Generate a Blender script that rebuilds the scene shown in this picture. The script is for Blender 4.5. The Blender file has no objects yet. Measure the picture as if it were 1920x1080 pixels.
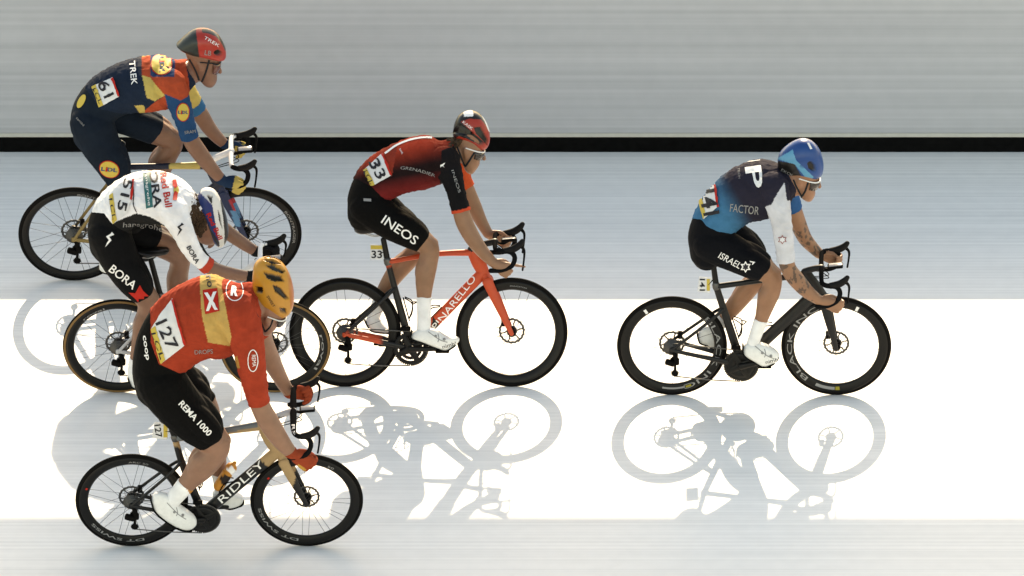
import bpy, bmesh, math, random
import numpy as np
from mathutils import Vector, Matrix
from mathutils.bvhtree import BVHTree

# ------------------------------------------------------------------ camera, sky, sun, exposure
scene = bpy.context.scene
COL = scene.collection
R = math.radians
ELEV = R(25.0)            # camera looks down at this angle
S = 307.0                 # photograph pixels per metre
SE, CE = math.sin(ELEV), math.cos(ELEV)

cam_d = bpy.data.cameras.new('camera')
cam_d.type = 'ORTHO'
cam_d.ortho_scale = 1920.0 / S
cam_d.clip_end = 500.0
cam = bpy.data.objects.new('camera', cam_d)
cam.location = (0, -30 * CE, 30 * SE)
cam.rotation_euler = (math.pi / 2 - ELEV, 0, 0)
COL.objects.link(cam)
scene.camera = cam

SUN_VEC = Vector((0.10, 1.88, 1.0)).normalized()      # towards the sun: behind the riders
SUN_EL = math.asin(SUN_VEC.z)
world = bpy.data.worlds.new('World')
scene.world = world
world.use_nodes = True
wn = world.node_tree.nodes
sky = wn.new('ShaderNodeTexSky')
sky.sky_type = 'NISHITA'
sky.sun_disc = False
sky.sun_elevation = SUN_EL
sky.dust_density = 0.7
sky.ozone_density = 0.3
sky.sun_rotation = math.atan2(SUN_VEC.x, SUN_VEC.y)
wn['Background'].inputs['Strength'].default_value = 0.15
world.node_tree.links.new(sky.outputs[0], wn['Background'].inputs['Color'])

sun_d = bpy.data.lights.new('sun', 'SUN')
sun_d.energy = 3.0
sun_d.angle = R(0.5)
sun_d.color = (1.0, 0.965, 0.91)
sun = bpy.data.objects.new('sun', sun_d)
sun.rotation_euler = (-SUN_VEC).to_track_quat('-Z', 'Y').to_euler()
sun.location = SUN_VEC * 40
COL.objects.link(sun)

scene.view_settings.view_transform = 'Standard'
scene.view_settings.look = 'None'
scene.view_settings.gamma = 1.0
scene.view_settings.exposure = 1.55
scene.view_settings.use_white_balance = True      # the photograph is balanced for the shade
scene.view_settings.white_balance_temperature = 10300
scene.view_settings.white_balance_tint = 11

random.seed(7)
rng = np.random.default_rng(7)

# ------------------------------------------------------------------ colour and material helpers
def lin(h):
    h = h.lstrip('#')
    out = []
    for i in (0, 2, 4):
        c = int(h[i:i + 2], 16) / 255.0
        out.append(0.72 * (c / 12.92 if c <= 0.04045 else ((c + 0.055) / 1.055) ** 2.4))
    return (out[0], out[1], out[2], 1.0)

MATS = {}
def mat(name, color=None, rough=0.5, metal=0.0, attr=False, bump=0.0, bscale=300.0, vary=0.0,
        vscale=25.0, coat=0.0, sss=0.0, sheen=0.0, spec=0.2):
    if name in MATS:
        return MATS[name]
    m = bpy.data.materials.new(name)
    m.use_nodes = True
    nt = m.node_tree
    b = nt.nodes['Principled BSDF']
    b.inputs['Roughness'].default_value = rough
    b.inputs['Metallic'].default_value = metal
    b.inputs['Specular IOR Level'].default_value = spec
    if coat:
        b.inputs['Coat Weight'].default_value = coat
        b.inputs['Coat Roughness'].default_value = 0.08
    if sss:
        b.inputs['Subsurface Weight'].default_value = sss
        b.inputs['Subsurface Radius'].default_value = (0.012, 0.005, 0.003)
        b.inputs['Subsurface Scale'].default_value = 1.0
    if sheen:
        b.inputs['Sheen Weight'].default_value = sheen
    tc = nt.nodes.new('ShaderNodeTexCoord')
    if attr:
        src = nt.nodes.new('ShaderNodeAttribute')
        src.attribute_name = 'Col'
        col = src.outputs['Color']
    else:
        src = nt.nodes.new('ShaderNodeRGB')
        src.outputs[0].default_value = color if len(color) == 4 else (*color, 1)
        col = src.outputs[0]
    if vary:
        nz = nt.nodes.new('ShaderNodeTexNoise')
        nz.inputs['Scale'].default_value = vscale
        nz.inputs['Detail'].default_value = 5
        mr = nt.nodes.new('ShaderNodeMapRange')
        mr.inputs['From Min'].default_value = 0.3
        mr.inputs['From Max'].default_value = 0.7
        mr.inputs['To Min'].default_value = 1 - vary
        mr.inputs['To Max'].default_value = 1 + vary
        nt.links.new(tc.outputs['Object'], nz.inputs['Vector'])
        nt.links.new(nz.outputs['Fac'], mr.inputs['Value'])
        mx = nt.nodes.new('ShaderNodeVectorMath')
        mx.operation = 'SCALE'
        nt.links.new(col, mx.inputs[0])
        nt.links.new(mr.outputs[0], mx.inputs['Scale'])
        col = mx.outputs[0]
    nt.links.new(col, b.inputs['Base Color'])
    if bump:
        nz = nt.nodes.new('ShaderNodeTexNoise')
        nz.inputs['Scale'].default_value = bscale
        nz.inputs['Detail'].default_value = 4
        bp = nt.nodes.new('ShaderNodeBump')
        bp.inputs['Strength'].default_value = bump
        bp.inputs['Distance'].default_value = 0.004
        nt.links.new(tc.outputs['Object'], nz.inputs['Vector'])
        nt.links.new(nz.outputs['Fac'], bp.inputs['Height'])
        nt.links.new(bp.outputs[0], b.inputs['Normal'])
    MATS[name] = m
    return m

def streaked(name, lo, hi, rough, sy=38.0, vertical=False):
    """paint or board with fine streaks that run along the direction of travel"""
    m = bpy.data.materials.new(name)
    m.use_nodes = True
    nt = m.node_tree
    b = nt.nodes['Principled BSDF']
    b.inputs['Roughness'].default_value = rough
    b.inputs['Specular IOR Level'].default_value = 0.3
    tc = nt.nodes.new('ShaderNodeTexCoord')
    fac = None
    for sc, det, wgt in (((0.05, sy, sy), 3, 0.55), ((0.35, sy * 0.16, sy * 0.16), 4, 0.3), ((9, 9, 9), 6, 0.15)):
        mp = nt.nodes.new('ShaderNodeMapping')
        mp.inputs['Scale'].default_value = sc
        nz = nt.nodes.new('ShaderNodeTexNoise')
        nz.inputs['Scale'].default_value = 1.0
        nz.inputs['Detail'].default_value = det
        nt.links.new(tc.outputs['Object'], mp.inputs['Vector'])
        nt.links.new(mp.outputs[0], nz.inputs['Vector'])
        mu = nt.nodes.new('ShaderNodeMath')
        mu.operation = 'MULTIPLY_ADD'
        mu.inputs[1].default_value = wgt
        nt.links.new(nz.outputs['Fac'], mu.inputs[0])
        if fac is None:
            mu.inputs[2].default_value = 0.0
        else:
            nt.links.new(fac, mu.inputs[2])
        fac = mu.outputs[0]
    rp = nt.nodes.new('ShaderNodeMapRange')
    rp.inputs['From Min'].default_value = 0.36
    rp.inputs['From Max'].default_value = 0.64
    nt.links.new(fac, rp.inputs['Value'])
    mx = nt.nodes.new('ShaderNodeMix')
    mx.data_type = 'RGBA'
    mx.inputs['A'].default_value = (*lo, 1)
    mx.inputs['B'].default_value = (*hi, 1)
    nt.links.new(rp.outputs[0], mx.inputs['Factor'])
    nt.links.new(mx.outputs['Result'], b.inputs['Base Color'])
    bp = nt.nodes.new('ShaderNodeBump')
    bp.inputs['Strength'].default_value = 0.12
    bp.inputs['Distance'].default_value = 0.003
    nt.links.new(fac, bp.inputs['Height'])
    nt.links.new(bp.outputs[0], b.inputs['Normal'])
    return m

# ------------------------------------------------------------------ mesh helpers
def make_obj(name, verts, faces, material, parent=None, smooth=True, cols=None, loc=None, rot=None):
    me = bpy.data.meshes.new(name)
    me.from_pydata([tuple(v) for v in verts], [], faces)
    if cols is not None:
        at = me.color_attributes.new('Col', 'FLOAT_COLOR', 'POINT')
        at.data.foreach_set('color', np.asarray(cols, dtype=np.float32).ravel())
    if smooth:
        me.polygons.foreach_set('use_smooth', [True] * len(me.polygons))
    me.update()
    return link(name, me, material, parent, loc, rot)

def link(name, me, material, parent=None, loc=None, rot=None):
    if material is not None and not me.materials:
        me.materials.append(material)
    o = bpy.data.objects.new(name, me)
    COL.objects.link(o)
    if parent is not None:
        o.parent = parent
    if loc is not None:
        o.location = loc
    if rot is not None:
        o.rotation_euler = rot
    return o

def empty(name, loc, rot, label, cat, group=None):
    o = bpy.data.objects.new(name, None)
    o.empty_display_size = 0.2
    COL.objects.link(o)
    o.location = loc
    o.rotation_euler = rot
    o['label'] = label
    o['category'] = cat
    if group:
        o['group'] = group
    return o

class Geo:
    """collects pieces of ONE object"""
    def __init__(self):
        self.v, self.f = [], []
    def add(self, vf):
        v, f = vf
        k = len(self.v)
        self.v.extend([Vector(p) for p in v])
        self.f.extend([tuple(i + k for i in q) for q in f])
        return self
    def build(self, name, material, parent=None, smooth=True, cols=None, **kw):
        c = None
        if cols is not None:
            c = cols(np.array([tuple(p) for p in self.v]))
        return make_obj(name, self.v, self.f, material, parent, smooth, c, **kw)

def loft(rings, caps=True, closed=False):
    n = len(rings[0])
    v = [p for r in rings for p in r]
    f = []
    m = len(rings)
    for i in range(m if closed else m - 1):
        a, b = i * n, ((i + 1) % m) * n
        for j in range(n):
            k = (j + 1) % n
            f.append((a + j, a + k, b + k, b + j))
    if caps and not closed:
        f.append(tuple(range(n - 1, -1, -1)))
        f.append(tuple((m - 1) * n + j for j in range(n)))
    return v, f

def catmull(pts, per):
    """pts: array rows (any dims) -> smooth resampled rows"""
    P = np.array(pts, float)
    if len(P) < 3:
        t = np.linspace(0, 1, per + 1)[:, None]
        return P[0] * (1 - t) + P[-1] * t
    Q = np.vstack([2 * P[0] - P[1], P, 2 * P[-1] - P[-2]])
    out = []
    for i in range(1, len(Q) - 2):
        p0, p1, p2, p3 = Q[i - 1], Q[i], Q[i + 1], Q[i + 2]
        for k in range(per):
            t = k / per
            out.append(0.5 * (2 * p1 + (p2 - p0) * t + (2 * p0 - 5 * p1 + 4 * p2 - p3) * t * t + (3 * p1 - p0 - 3 * p2 + p3) * t ** 3))
    out.append(P[-1])
    return np.array(out)

def tube(path, r1, r2=None, n=14, per=6, round_ends=True, ref=None, smooth=True):
    """tapered tube. r1: radius across (in the x-z plane), r2: radius along the lateral y axis"""
    m = len(path)
    r1 = [r1] * m if isinstance(r1, (int, float)) else list(r1)
    r2 = list(r1) if r2 is None else ([r2] * m if isinstance(r2, (int, float)) else list(r2))
    rows = [(*p, a, b) for p, a, b in zip(path, r1, r2)]
    rows = catmull(rows, per) if smooth else np.array(rows, float)
    c = [Vector(r[:3]) for r in rows]
    ra, rb = rows[:, 3], rows[:, 4]
    k = len(c)
    T = []
    for i in range(k):
        t = c[min(i + 1, k - 1)] - c[max(i - 1, 0)]
        T.append(t.normalized() if t.length > 1e-9 else Vector((1, 0, 0)))
    side = Vector((0, 1, 0)) if ref is None else Vector(ref)
    rings = []
    prev = None
    for i in range(k):
        s = side if prev is None or ref is None and abs(T[i].y) < 0.6 else prev
        if abs(T[i].dot(s)) > 0.97:
            s = Vector((1, 0, 0)) if abs(T[i].x) < 0.9 else Vector((0, 0, 1))
        s = (s - T[i] * s.dot(T[i])).normalized()
        prev = s
        o = T[i].cross(s).normalized()
        def ring(cc, fa):
            return [cc + o * (math.cos(2 * math.pi * j / n) * ra[i] * fa) + s * (math.sin(2 * math.pi * j / n) * rb[i] * fa) for j in range(n)]
        if i == 0 and round_ends:
            rr = 0.5 * (ra[i] + rb[i])
            for th in (75, 50, 25):
                rings.append(ring(c[i] - T[i] * rr * math.sin(R(th)), math.cos(R(th))))
        rings.append(ring(c[i], 1.0))
        if i == k - 1 and round_ends:
            rr = 0.5 * (ra[i] + rb[i])
            for th in (25, 50, 75):
                rings.append(ring(c[i] + T[i] * rr * math.sin(R(th)), math.cos(R(th))))
    return loft(rings)

def box(c, sx, sy, sz):
    x, y, z = c
    v = [Vector((x + a * sx / 2, y + b * sy / 2, z + d * sz / 2)) for a in (-1, 1) for b in (-1, 1) for d in (-1, 1)]
    f = [(0, 1, 3, 2), (4, 6, 7, 5), (0, 4, 5, 1), (2, 3, 7, 6), (0, 2, 6, 4), (1, 5, 7, 3)]
    return v, f

def rbox(c, sx, sy, sz, bev=0.004, rot=None):
    bm = bmesh.new()
    bmesh.ops.create_cube(bm, size=1.0)
    bmesh.ops.scale(bm, vec=(sx, sy, sz), verts=bm.verts)
    bmesh.ops.bevel(bm, geom=bm.edges[:], offset=bev, segments=2, affect='EDGES', profile=0.5)
    if rot is not None:
        bmesh.ops.rotate(bm, cent=(0, 0, 0), matrix=rot, verts=bm.verts)
    bmesh.ops.translate(bm, vec=c, verts=bm.verts)
    bm.verts.index_update()
    v = [p.co.copy() for p in bm.verts]
    f = [tuple(q.index for q in fc.verts) for fc in bm.faces]
    bm.free()
    return v, f

def spin(profile, n=96, closed=True):
    """revolve (r, y) profile about the y axis"""
    rings = []
    for i in range(n):
        a = 2 * math.pi * i / n
        rings.append([Vector((r * math.cos(a), y, r * math.sin(a))) for r, y in profile])
    m = len(profile)
    v = [p for r in rings for p in r]
    f = []
    for i in range(n):
        a, b = i * m, ((i + 1) % n) * m
        for j in range(m if closed else m - 1):
            k = (j + 1) % m
            f.append((a + j, b + j, b + k, a + k))
    return v, f

def gear(r, teeth, depth, y0, y1, hole=0.0):
    """toothed disc about the y axis"""
    out, k = [], teeth * 4
    for i in range(k):
        a = 2 * math.pi * i / k
        rr = r + (depth if i % 4 in (1, 2) else 0.0)
        out.append((rr, a))
    v, f = [], []
    for y in (y0, y1):
        v += [Vector((q * math.cos(a), y, q * math.sin(a))) for q, a in out]
    hi = max(hole, 0.002)
    for y in (y0, y1):
        v += [Vector((hi * math.cos(a), y, hi * math.sin(a))) for q, a in out]
    for i in range(k):
        j = (i + 1) % k
        f.append((i, j, k + j, k + i))
        f.append((i, 2 * k + i, 2 * k + j, j))
        f.append((k + i, k + j, 3 * k + j, 3 * k + i))
        f.append((2 * k + i, 3 * k + i, 3 * k + j, 2 * k + j))
    return v, f

def inpoly(px, py, poly):
    P = np.asarray(poly, float)
    x, y = px, py
    ins = np.zeros(len(x), bool)
    n = len(P)
    j = n - 1
    for i in range(n):
        xi, yi = P[i]
        xj, yj = P[j]
        c = ((yi > y) != (yj > y)) & (x < (xj - xi) * (y - yi) / (yj - yi + 1e-12) + xi)
        ins ^= c
        j = i
    return ins

# ------------------------------------------------------------------ a bike's own upright plane
class Frame:
    """the vertical plane a bicycle rides in: x along the road, z up in the (leaning) plane, y across"""
    def __init__(self, contact, lean_deg, x0):
        self.l = R(lean_deg)
        self.a = ELEV + self.l
        self.sa, self.ca = math.sin(self.a), math.cos(self.a)
        self.pyc = contact
        self.x0 = (x0 - 960) / S
        self.loc = (self.x0, (540 - contact) / (S * SE), 0)
        self.rot = (self.l, 0, 0)
        self.view = Vector((0, self.ca, -self.sa))
    def p(self, x, y, w=0.0):
        return Vector(((x - 960) / S - self.x0, -w, ((self.pyc - y) / S + w * self.sa) / self.ca))
    def pix(self, V, sym=True):
        """side-view drawing coordinates of points, both sides folded onto the near one"""
        w = -V[:, 1]
        ww = np.abs(w) if sym else w
        return (V[:, 0] + self.x0) * S + 960, self.pyc - S * (V[:, 2] * self.ca - ww * self.sa)

def lens(fr, outline, wmax, w0=0.0, m=20, n=72, pw=2.6, q=2.2, smooth=True, shrink=None):
    """a rounded solid with the given side outline"""
    O = np.array(outline, float)
    if smooth:
        O = catmull(np.vstack([O, O[:1]]), 10)[:-1]
    d = np.r_[0, np.cumsum(np.linalg.norm(np.diff(np.vstack([O, O[:1]]), axis=0), axis=1))]
    t = np.linspace(0, d[-1], n, endpoint=False)
    OO = np.vstack([O, O[:1]])
    O = np.c_[np.interp(t, d, OO[:, 0]), np.interp(t, d, OO[:, 1])]
    L = [fr.p(x, y, w0) for x, y in O]
    c = sum(L, Vector()) / len(L)
    rings = []
    for i in range(m + 1):
        s = math.sin((i / m * 2 - 1) * math.pi / 2) * 0.995
        k = (1 - abs(s) ** pw) ** (1 / q)
        rings.append([Vector((c.x + (p.x - c.x) * k, c.y + s * wmax, c.z + (p.z - c.z) * k)) for p in L])
    return loft(rings)

def paint(fr, rules, base, V):
    """colour of points from drawn panels; side 0 both, 1 near, -1 far"""
    C = np.tile(np.array(base, float), (len(V), 1))
    x, y = fr.pix(V)
    w = -V[:, 1]
    for r in rules:
        kind, side = r[0], r[1]
        ok = np.ones(len(V), bool) if side == 0 else (w * side > 0)
        if kind == 'poly':
            ok &= inpoly(x, y, r[2])
            C[ok] = r[3]
        elif kind == 'grad':
            p0, p1 = np.array(r[2], float), np.array(r[3], float)
            d = p1 - p0
            t = np.clip(((x - p0[0]) * d[0] + (y - p0[1]) * d[1]) / d.dot(d), 0, 1)[:, None]
            t = t * t * (3 - 2 * t)
            C[ok] = (np.array(r[4]) * (1 - t) + np.array(r[5]) * t)[ok]
        elif kind == 'polygrad':
            ok &= inpoly(x, y, r[2])
            p0, p1 = np.array(r[3], float), np.array(r[4], float)
            d = p1 - p0
            t = np.clip(((x - p0[0]) * d[0] + (y - p0[1]) * d[1]) / d.dot(d), 0, 1)[:, None]
            C[ok] = (np.array(r[5]) * (1 - t) + np.array(r[6]) * t)[ok]
        elif kind == 'band':      # width about the spine
            ok &= inpoly(x, y, r[2]) & (np.abs(w) < r[4])
            C[ok] = r[3]
    return C

# ------------------------------------------------------------------ flat print laid on a surface
TEXT = {}
def text_geo(s, bold=0.0):
    key = (s, bold)
    if key in TEXT:
        return TEXT[key]
    cu = bpy.data.curves.new('lettering', 'FONT')
    cu.body = s
    cu.size = 1.0
    cu.offset = bold
    cu.resolution_u = 3
    ob = bpy.data.objects.new('lettering', cu)
    COL.objects.link(ob)
    dg = bpy.context.evaluated_depsgraph_get()
    ev = ob.evaluated_get(dg)
    me = ev.to_mesh()
    v = np.array([tuple(p.co)[:2] for p in me.vertices])
    f = [tuple(p.vertices) for p in me.polygons]
    ev.to_mesh_clear()
    bpy.data.objects.remove(ob)
    lo, hi = v.min(0), v.max(0)
    v = (v - lo) / (hi - lo) - 0.5
    TEXT[key] = (v, f)
    return TEXT[key]

def cut_grid(v, f, cell):
    bm = bmesh.new()
    bv = [bm.verts.new((p[0], p[1], 0)) for p in v]
    for q in f:
        try:
            bm.faces.new([bv[i] for i in q])
        except ValueError:
            pass
    lo, hi = v.min(0), v.max(0)
    for ax in (0, 1):
        k = math.ceil(lo[ax] / cell) * cell
        while k < hi[ax]:
            co, no = [0, 0, 0], [0, 0, 0]
            co[ax] = k
            no[ax] = 1
            bmesh.ops.bisect_plane(bm, geom=bm.verts[:] + bm.edges[:] + bm.faces[:], dist=1e-5, plane_co=co, plane_no=no)
            k += cell
    bmesh.ops.triangulate(bm, faces=bm.faces[:])
    bm.verts.index_update()
    V = np.array([tuple(p.co)[:2] for p in bm.verts])
    F = [tuple(q.index for q in fc.verts) for fc in bm.faces]
    bm.free()
    return V, F

def lay(fr, bvh, V, F, off, name, material, parent):
    """drop a flat drawing on the surface that the bvh holds"""
    pts, ok = [], []
    for x, y in V:
        h = bvh.ray_cast(fr.p(x, y, 1.2), fr.view)
        if h[0] is None:
            pts.append(Vector())
            ok.append(False)
        else:
            n = h[1]
            if n.dot(fr.view) > 0:
                n = -n
            pts.append(h[0] + n * off - fr.view * off * 0.5)
            ok.append(True)
    faces = []
    for q in F:
        if all(ok[i] for i in q):
            bad = False
            for i in range(len(q)):
                a, b = q[i], q[(i + 1) % len(q)]
                if (pts[a] - pts[b]).length > 5 * (np.linalg.norm(V[a] - V[b]) / S) + 0.012:
                    bad = True
            if not bad:
                faces.append(q)
    if not faces:
        return None
    used = sorted({i for q in faces for i in q})
    mp = {i: k for k, i in enumerate(used)}
    return make_obj(name, [pts[i] for i in used], [tuple(mp[i] for i in q) for q in faces], material, parent)

def letters(fr, bvh, s, cx, cy, w, h, ang, material, parent, off=0.0035, shear=0.0, bold=0.0, bend=0.0, name='lettering', cell=5.0):
    v, f = text_geo(s, bold)
    v = v.copy()
    x, y = v[:, 0] * w + v[:, 1] * h * shear, v[:, 1] * h
    V, F = cut_grid(np.c_[x, y], f, cell)
    x, y = V[:, 0], V[:, 1] + bend * ((V[:, 0] / (w / 2)) ** 2)
    a = R(ang)
    X = cx + x * math.cos(a) - y * math.sin(a)
    Y = cy - (x * math.sin(a) + y * math.cos(a))
    return lay(fr, bvh, np.c_[X, Y], F, off, name, material, parent)

def shape(fr, bvh, poly, material, parent, off=0.003, name='emblem', cell=5.0):
    v = np.array(poly, float)
    V, F = cut_grid(v, [tuple(range(len(v)))], cell)
    return lay(fr, bvh, V, F, off, name, material, parent)

def oval(cx, cy, rx, ry, n=20, ang=0):
    a = R(ang)
    return [(cx + rx * math.cos(t) * math.cos(a) - ry * math.sin(t) * math.sin(a),
             cy + rx * math.cos(t) * math.sin(a) + ry * math.sin(t) * math.cos(a)) for t in np.linspace(0, 2 * math.pi, n, endpoint=False)]

def stroke(pts, width):
    """thin ribbon polygon strips along a drawn line"""
    P = np.array(pts, float)
    P = catmull(P, 6) if len(P) > 2 else catmull(P, 10)
    T = np.gradient(P, axis=0)
    T /= np.linalg.norm(T, axis=1)[:, None] + 1e-9
    N = np.c_[-T[:, 1], T[:, 0]] * width / 2
    V = np.vstack([P + N, P - N])
    n = len(P)
    return V, [(i, i + 1, n + i + 1, n + i) for i in range(n - 1)]

def line(fr, bvh, pts, width, material, parent, off=0.003, name='jersey_line'):
    V, F = stroke(pts, width)
    return lay(fr, bvh, V, F, off, name, material, parent)

def cord(fr, bvh, pts, r, material, parent, name='strap', off=0.002):
    P = catmull(np.array(pts, float), 5)
    out = []
    for x, y in P:
        h = bvh.ray_cast(fr.p(x, y, 1.2), fr.view)
        if h[0] is not None:
            out.append(h[0] - fr.view * off)
    if len(out) < 2:
        return None
    v, f = tube(out, r, r * 0.5, n=8, per=1, smooth=False)
    return make_obj(name, v, f, material, parent)

# ------------------------------------------------------------------ shared materials
M_BLACK = mat('black_carbon', lin('#141312'), rough=0.42, vary=0.15, vscale=60)
M_MATT = mat('black_rubber', lin('#110f0e'), spec=0.08, rough=0.8, bump=0.3, bscale=500, vary=0.15)
M_TAN = mat('tan_sidewall', lin('#8a6a45'), rough=0.8, vary=0.1)
M_STEEL = mat('steel', (0.42, 0.42, 0.43), rough=0.3, metal=1.0, vary=0.1)
M_DARKSTEEL = mat('dark_steel', (0.09, 0.088, 0.085), rough=0.4, metal=0.8, vary=0.2)
M_SPOKE = mat('spoke_steel', (0.05, 0.05, 0.055), rough=0.35, metal=0.6)
M_HOOD = mat('hood_rubber', lin('#171617'), spec=0.12, rough=0.6, bump=0.2, bscale=700)
M_WTAPE = mat('white_bar_tape', lin('#d9d8d6'), rough=0.55, bump=0.2, bscale=300)
M_PRINT_W = mat('white_print', (0.75, 0.75, 0.74), rough=0.6)
M_PRINT_G = mat('grey_print', (0.24, 0.24, 0.24), rough=0.6)
M_PRINT_K = mat('black_print', (0.018, 0.018, 0.022), rough=0.6)
M_PRINT_R = mat('red_print', lin('#d0281c'), rough=0.6)
M_PRINT_Y = mat('yellow_print', lin('#dcbf5a'), rough=0.6)
M_PRINT_B = mat('blue_print', lin('#1d4b7c'), rough=0.6)
M_PRINT_GR = mat('green_print', lin('#2d7474'), rough=0.6)
M_PAPER = mat('number_paper', (0.60, 0.61, 0.62), rough=0.5, vary=0.08, vscale=18, bump=0.8, bscale=22)
M_FABRIC = mat('jersey_fabric', attr=True, rough=0.85, bump=0.7, bscale=19, vary=0.12, vscale=14, spec=0.06)
M_SHORTS = mat('shorts_fabric', attr=True, rough=0.8, bump=0.5, bscale=20, vary=0.12, vscale=16, spec=0.08)
M_SKIN = mat('skin', attr=True, rough=0.42, bump=0.3, bscale=34, vary=0.07, vscale=22, sss=0.12, spec=0.3)
M_HELMET = mat('helmet_shell', attr=True, rough=0.3, vary=0.04, spec=0.35)
M_FRAME = mat('frame_paint', attr=True, rough=0.42, vary=0.06, vscale=30, spec=0.3)
M_TAPE = mat('bar_tape', attr=True, rough=0.9, bump=0.3, bscale=260, vary=0.06, vscale=60, spec=0.0)
M_SHOE = mat('shoe_upper', attr=True, rough=0.4, vary=0.06, vscale=40, bump=0.1, bscale=80)
M_STRAP = mat('strap_webbing', (0.015, 0.015, 0.017), rough=0.8)
M_LENS = mat('dark_lens', (0.03, 0.022, 0.02), rough=0.12, coat=0.5)
M_LENS_R = mat('red_brown_lens', (0.11, 0.03, 0.02), rough=0.12, coat=0.5)
M_FRAMEW = mat('white_glasses_frame', (0.72, 0.72, 0.7), rough=0.4)
M_HAIR = mat('brown_hair', lin('#4a3626'), rough=0.7, bump=0.8, bscale=160, vary=0.4, vscale=120)
M_SCREEN = mat('computer_screen', (0.16, 0.17, 0.19), rough=0.15)

# ------------------------------------------------------------------ the setting
def ground_y(py):
    return (540 - py) / (S * SE)

asphalt = mat('asphalt', (0.05, 0.05, 0.052), rough=0.9, bump=0.5, bscale=120, vary=0.25, vscale=60)
g = Geo().add(([Vector((-250, -250, -0.004)), Vector((250, -250, -0.004)), Vector((250, 250, -0.004)), Vector((-250, 250, -0.004))], [(0, 1, 2, 3)]))
go = g.build('ground', asphalt, smooth=False)
go['kind'] = 'structure'

BAR_Y = ground_y(286)
road_paint = streaked('white_road_paint', (0.685, 0.682, 0.655), (0.860, 0.850, 0.815), 0.62)
rd = Geo().add(([Vector((-34, -7.5, 0)), Vector((34, -7.5, 0)), Vector((34, BAR_Y + 0.12, 0)), Vector((-34, BAR_Y + 0.12, 0))], [(0, 1, 2, 3)]))
ro = rd.build('road', road_paint, smooth=False)
ro['kind'] = 'structure'

# the hoarding that lines the road: a grey board above a black foot strip
hb = empty('roadside_hoarding', (0, BAR_Y, 0), (0, 0, 0), 'long plain grey hoarding board with black foot strip lining the far edge of road', 'hoarding')
board = streaked('hoarding_board', (0.370, 0.378, 0.398), (0.465, 0.474, 0.495), 0.6, sy=34.0)
H_BAR = 1.10
FOOT = 0.094
Geo().add(rbox((0, 0.03, FOOT + 0.03 + (H_BAR - FOOT - 0.03) / 2), 60, 0.03, H_BAR - FOOT - 0.03, 0.003)).build('panel', board, hb, smooth=False)
Geo().add(rbox((0, 0.030, FOOT / 2), 60, 0.05, FOOT, 0.003)).build('foot_strip', mat('black_foot_strip', (0.004, 0.004, 0.004), rough=0.8, vary=0.3, spec=0.03), hb, smooth=False)
Geo().add(rbox((0, 0.026, FOOT + 0.017), 60, 0.034, 0.026, 0.003)).build('trim', mat('beige_trim', (0.50, 0.49, 0.44), rough=0.6, vary=0.05), hb, smooth=False)
Geo().add(rbox((0, 0.03, H_BAR + 0.02), 60, 0.05, 0.04, 0.006)).build('top_rail', M_STEEL, hb, smooth=False)
for k in range(-12, 13):
    Geo().add(rbox((k * 2.4, 0.075, H_BAR / 2), 0.05, 0.05, H_BAR, 0.005)).build('post', M_DARKSTEEL, hb, smooth=False)

# added unseen gantry: slim beam shaped to lay shade along the near side of the road
slope = SUN_VEC.z / SUN_VEC.y
GY = BAR_Y + 2.4
z_lo = (GY - ground_y(967)) * slope
z_hi = (GY - ground_y(967) + 1.0) * slope
gt = empty('sun_blocker', (0, GY, 0), (0, 0, 0), 'added unseen grey gantry beam on two steel posts standing behind the hoarding', 'blocker')
gan = mat('blocker_board', (0.35, 0.36, 0.37), rough=0.6, vary=0.06)
Geo().add(rbox((0, 0, (z_lo + z_hi) / 2), 34, 0.012, z_hi - z_lo, 0.002)).build('beam', gan, gt, smooth=False)
Geo().add(rbox((0, 0.06, (z_lo + z_hi) / 2), 34, 0.09, 0.09, 0.008)).build('spar', M_STEEL, gt, smooth=False)
for sx in (-14.5, 14.5):
    Geo().add(rbox((sx, 0.14, z_hi / 2), 0.16, 0.06, z_hi, 0.01)).build('post', M_STEEL, gt, smooth=False)
    Geo().add(rbox((sx, 0.14, 0.02), 0.6, 0.5, 0.04, 0.01)).build('base_plate', M_DARKSTEEL, gt, smooth=False)

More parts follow.
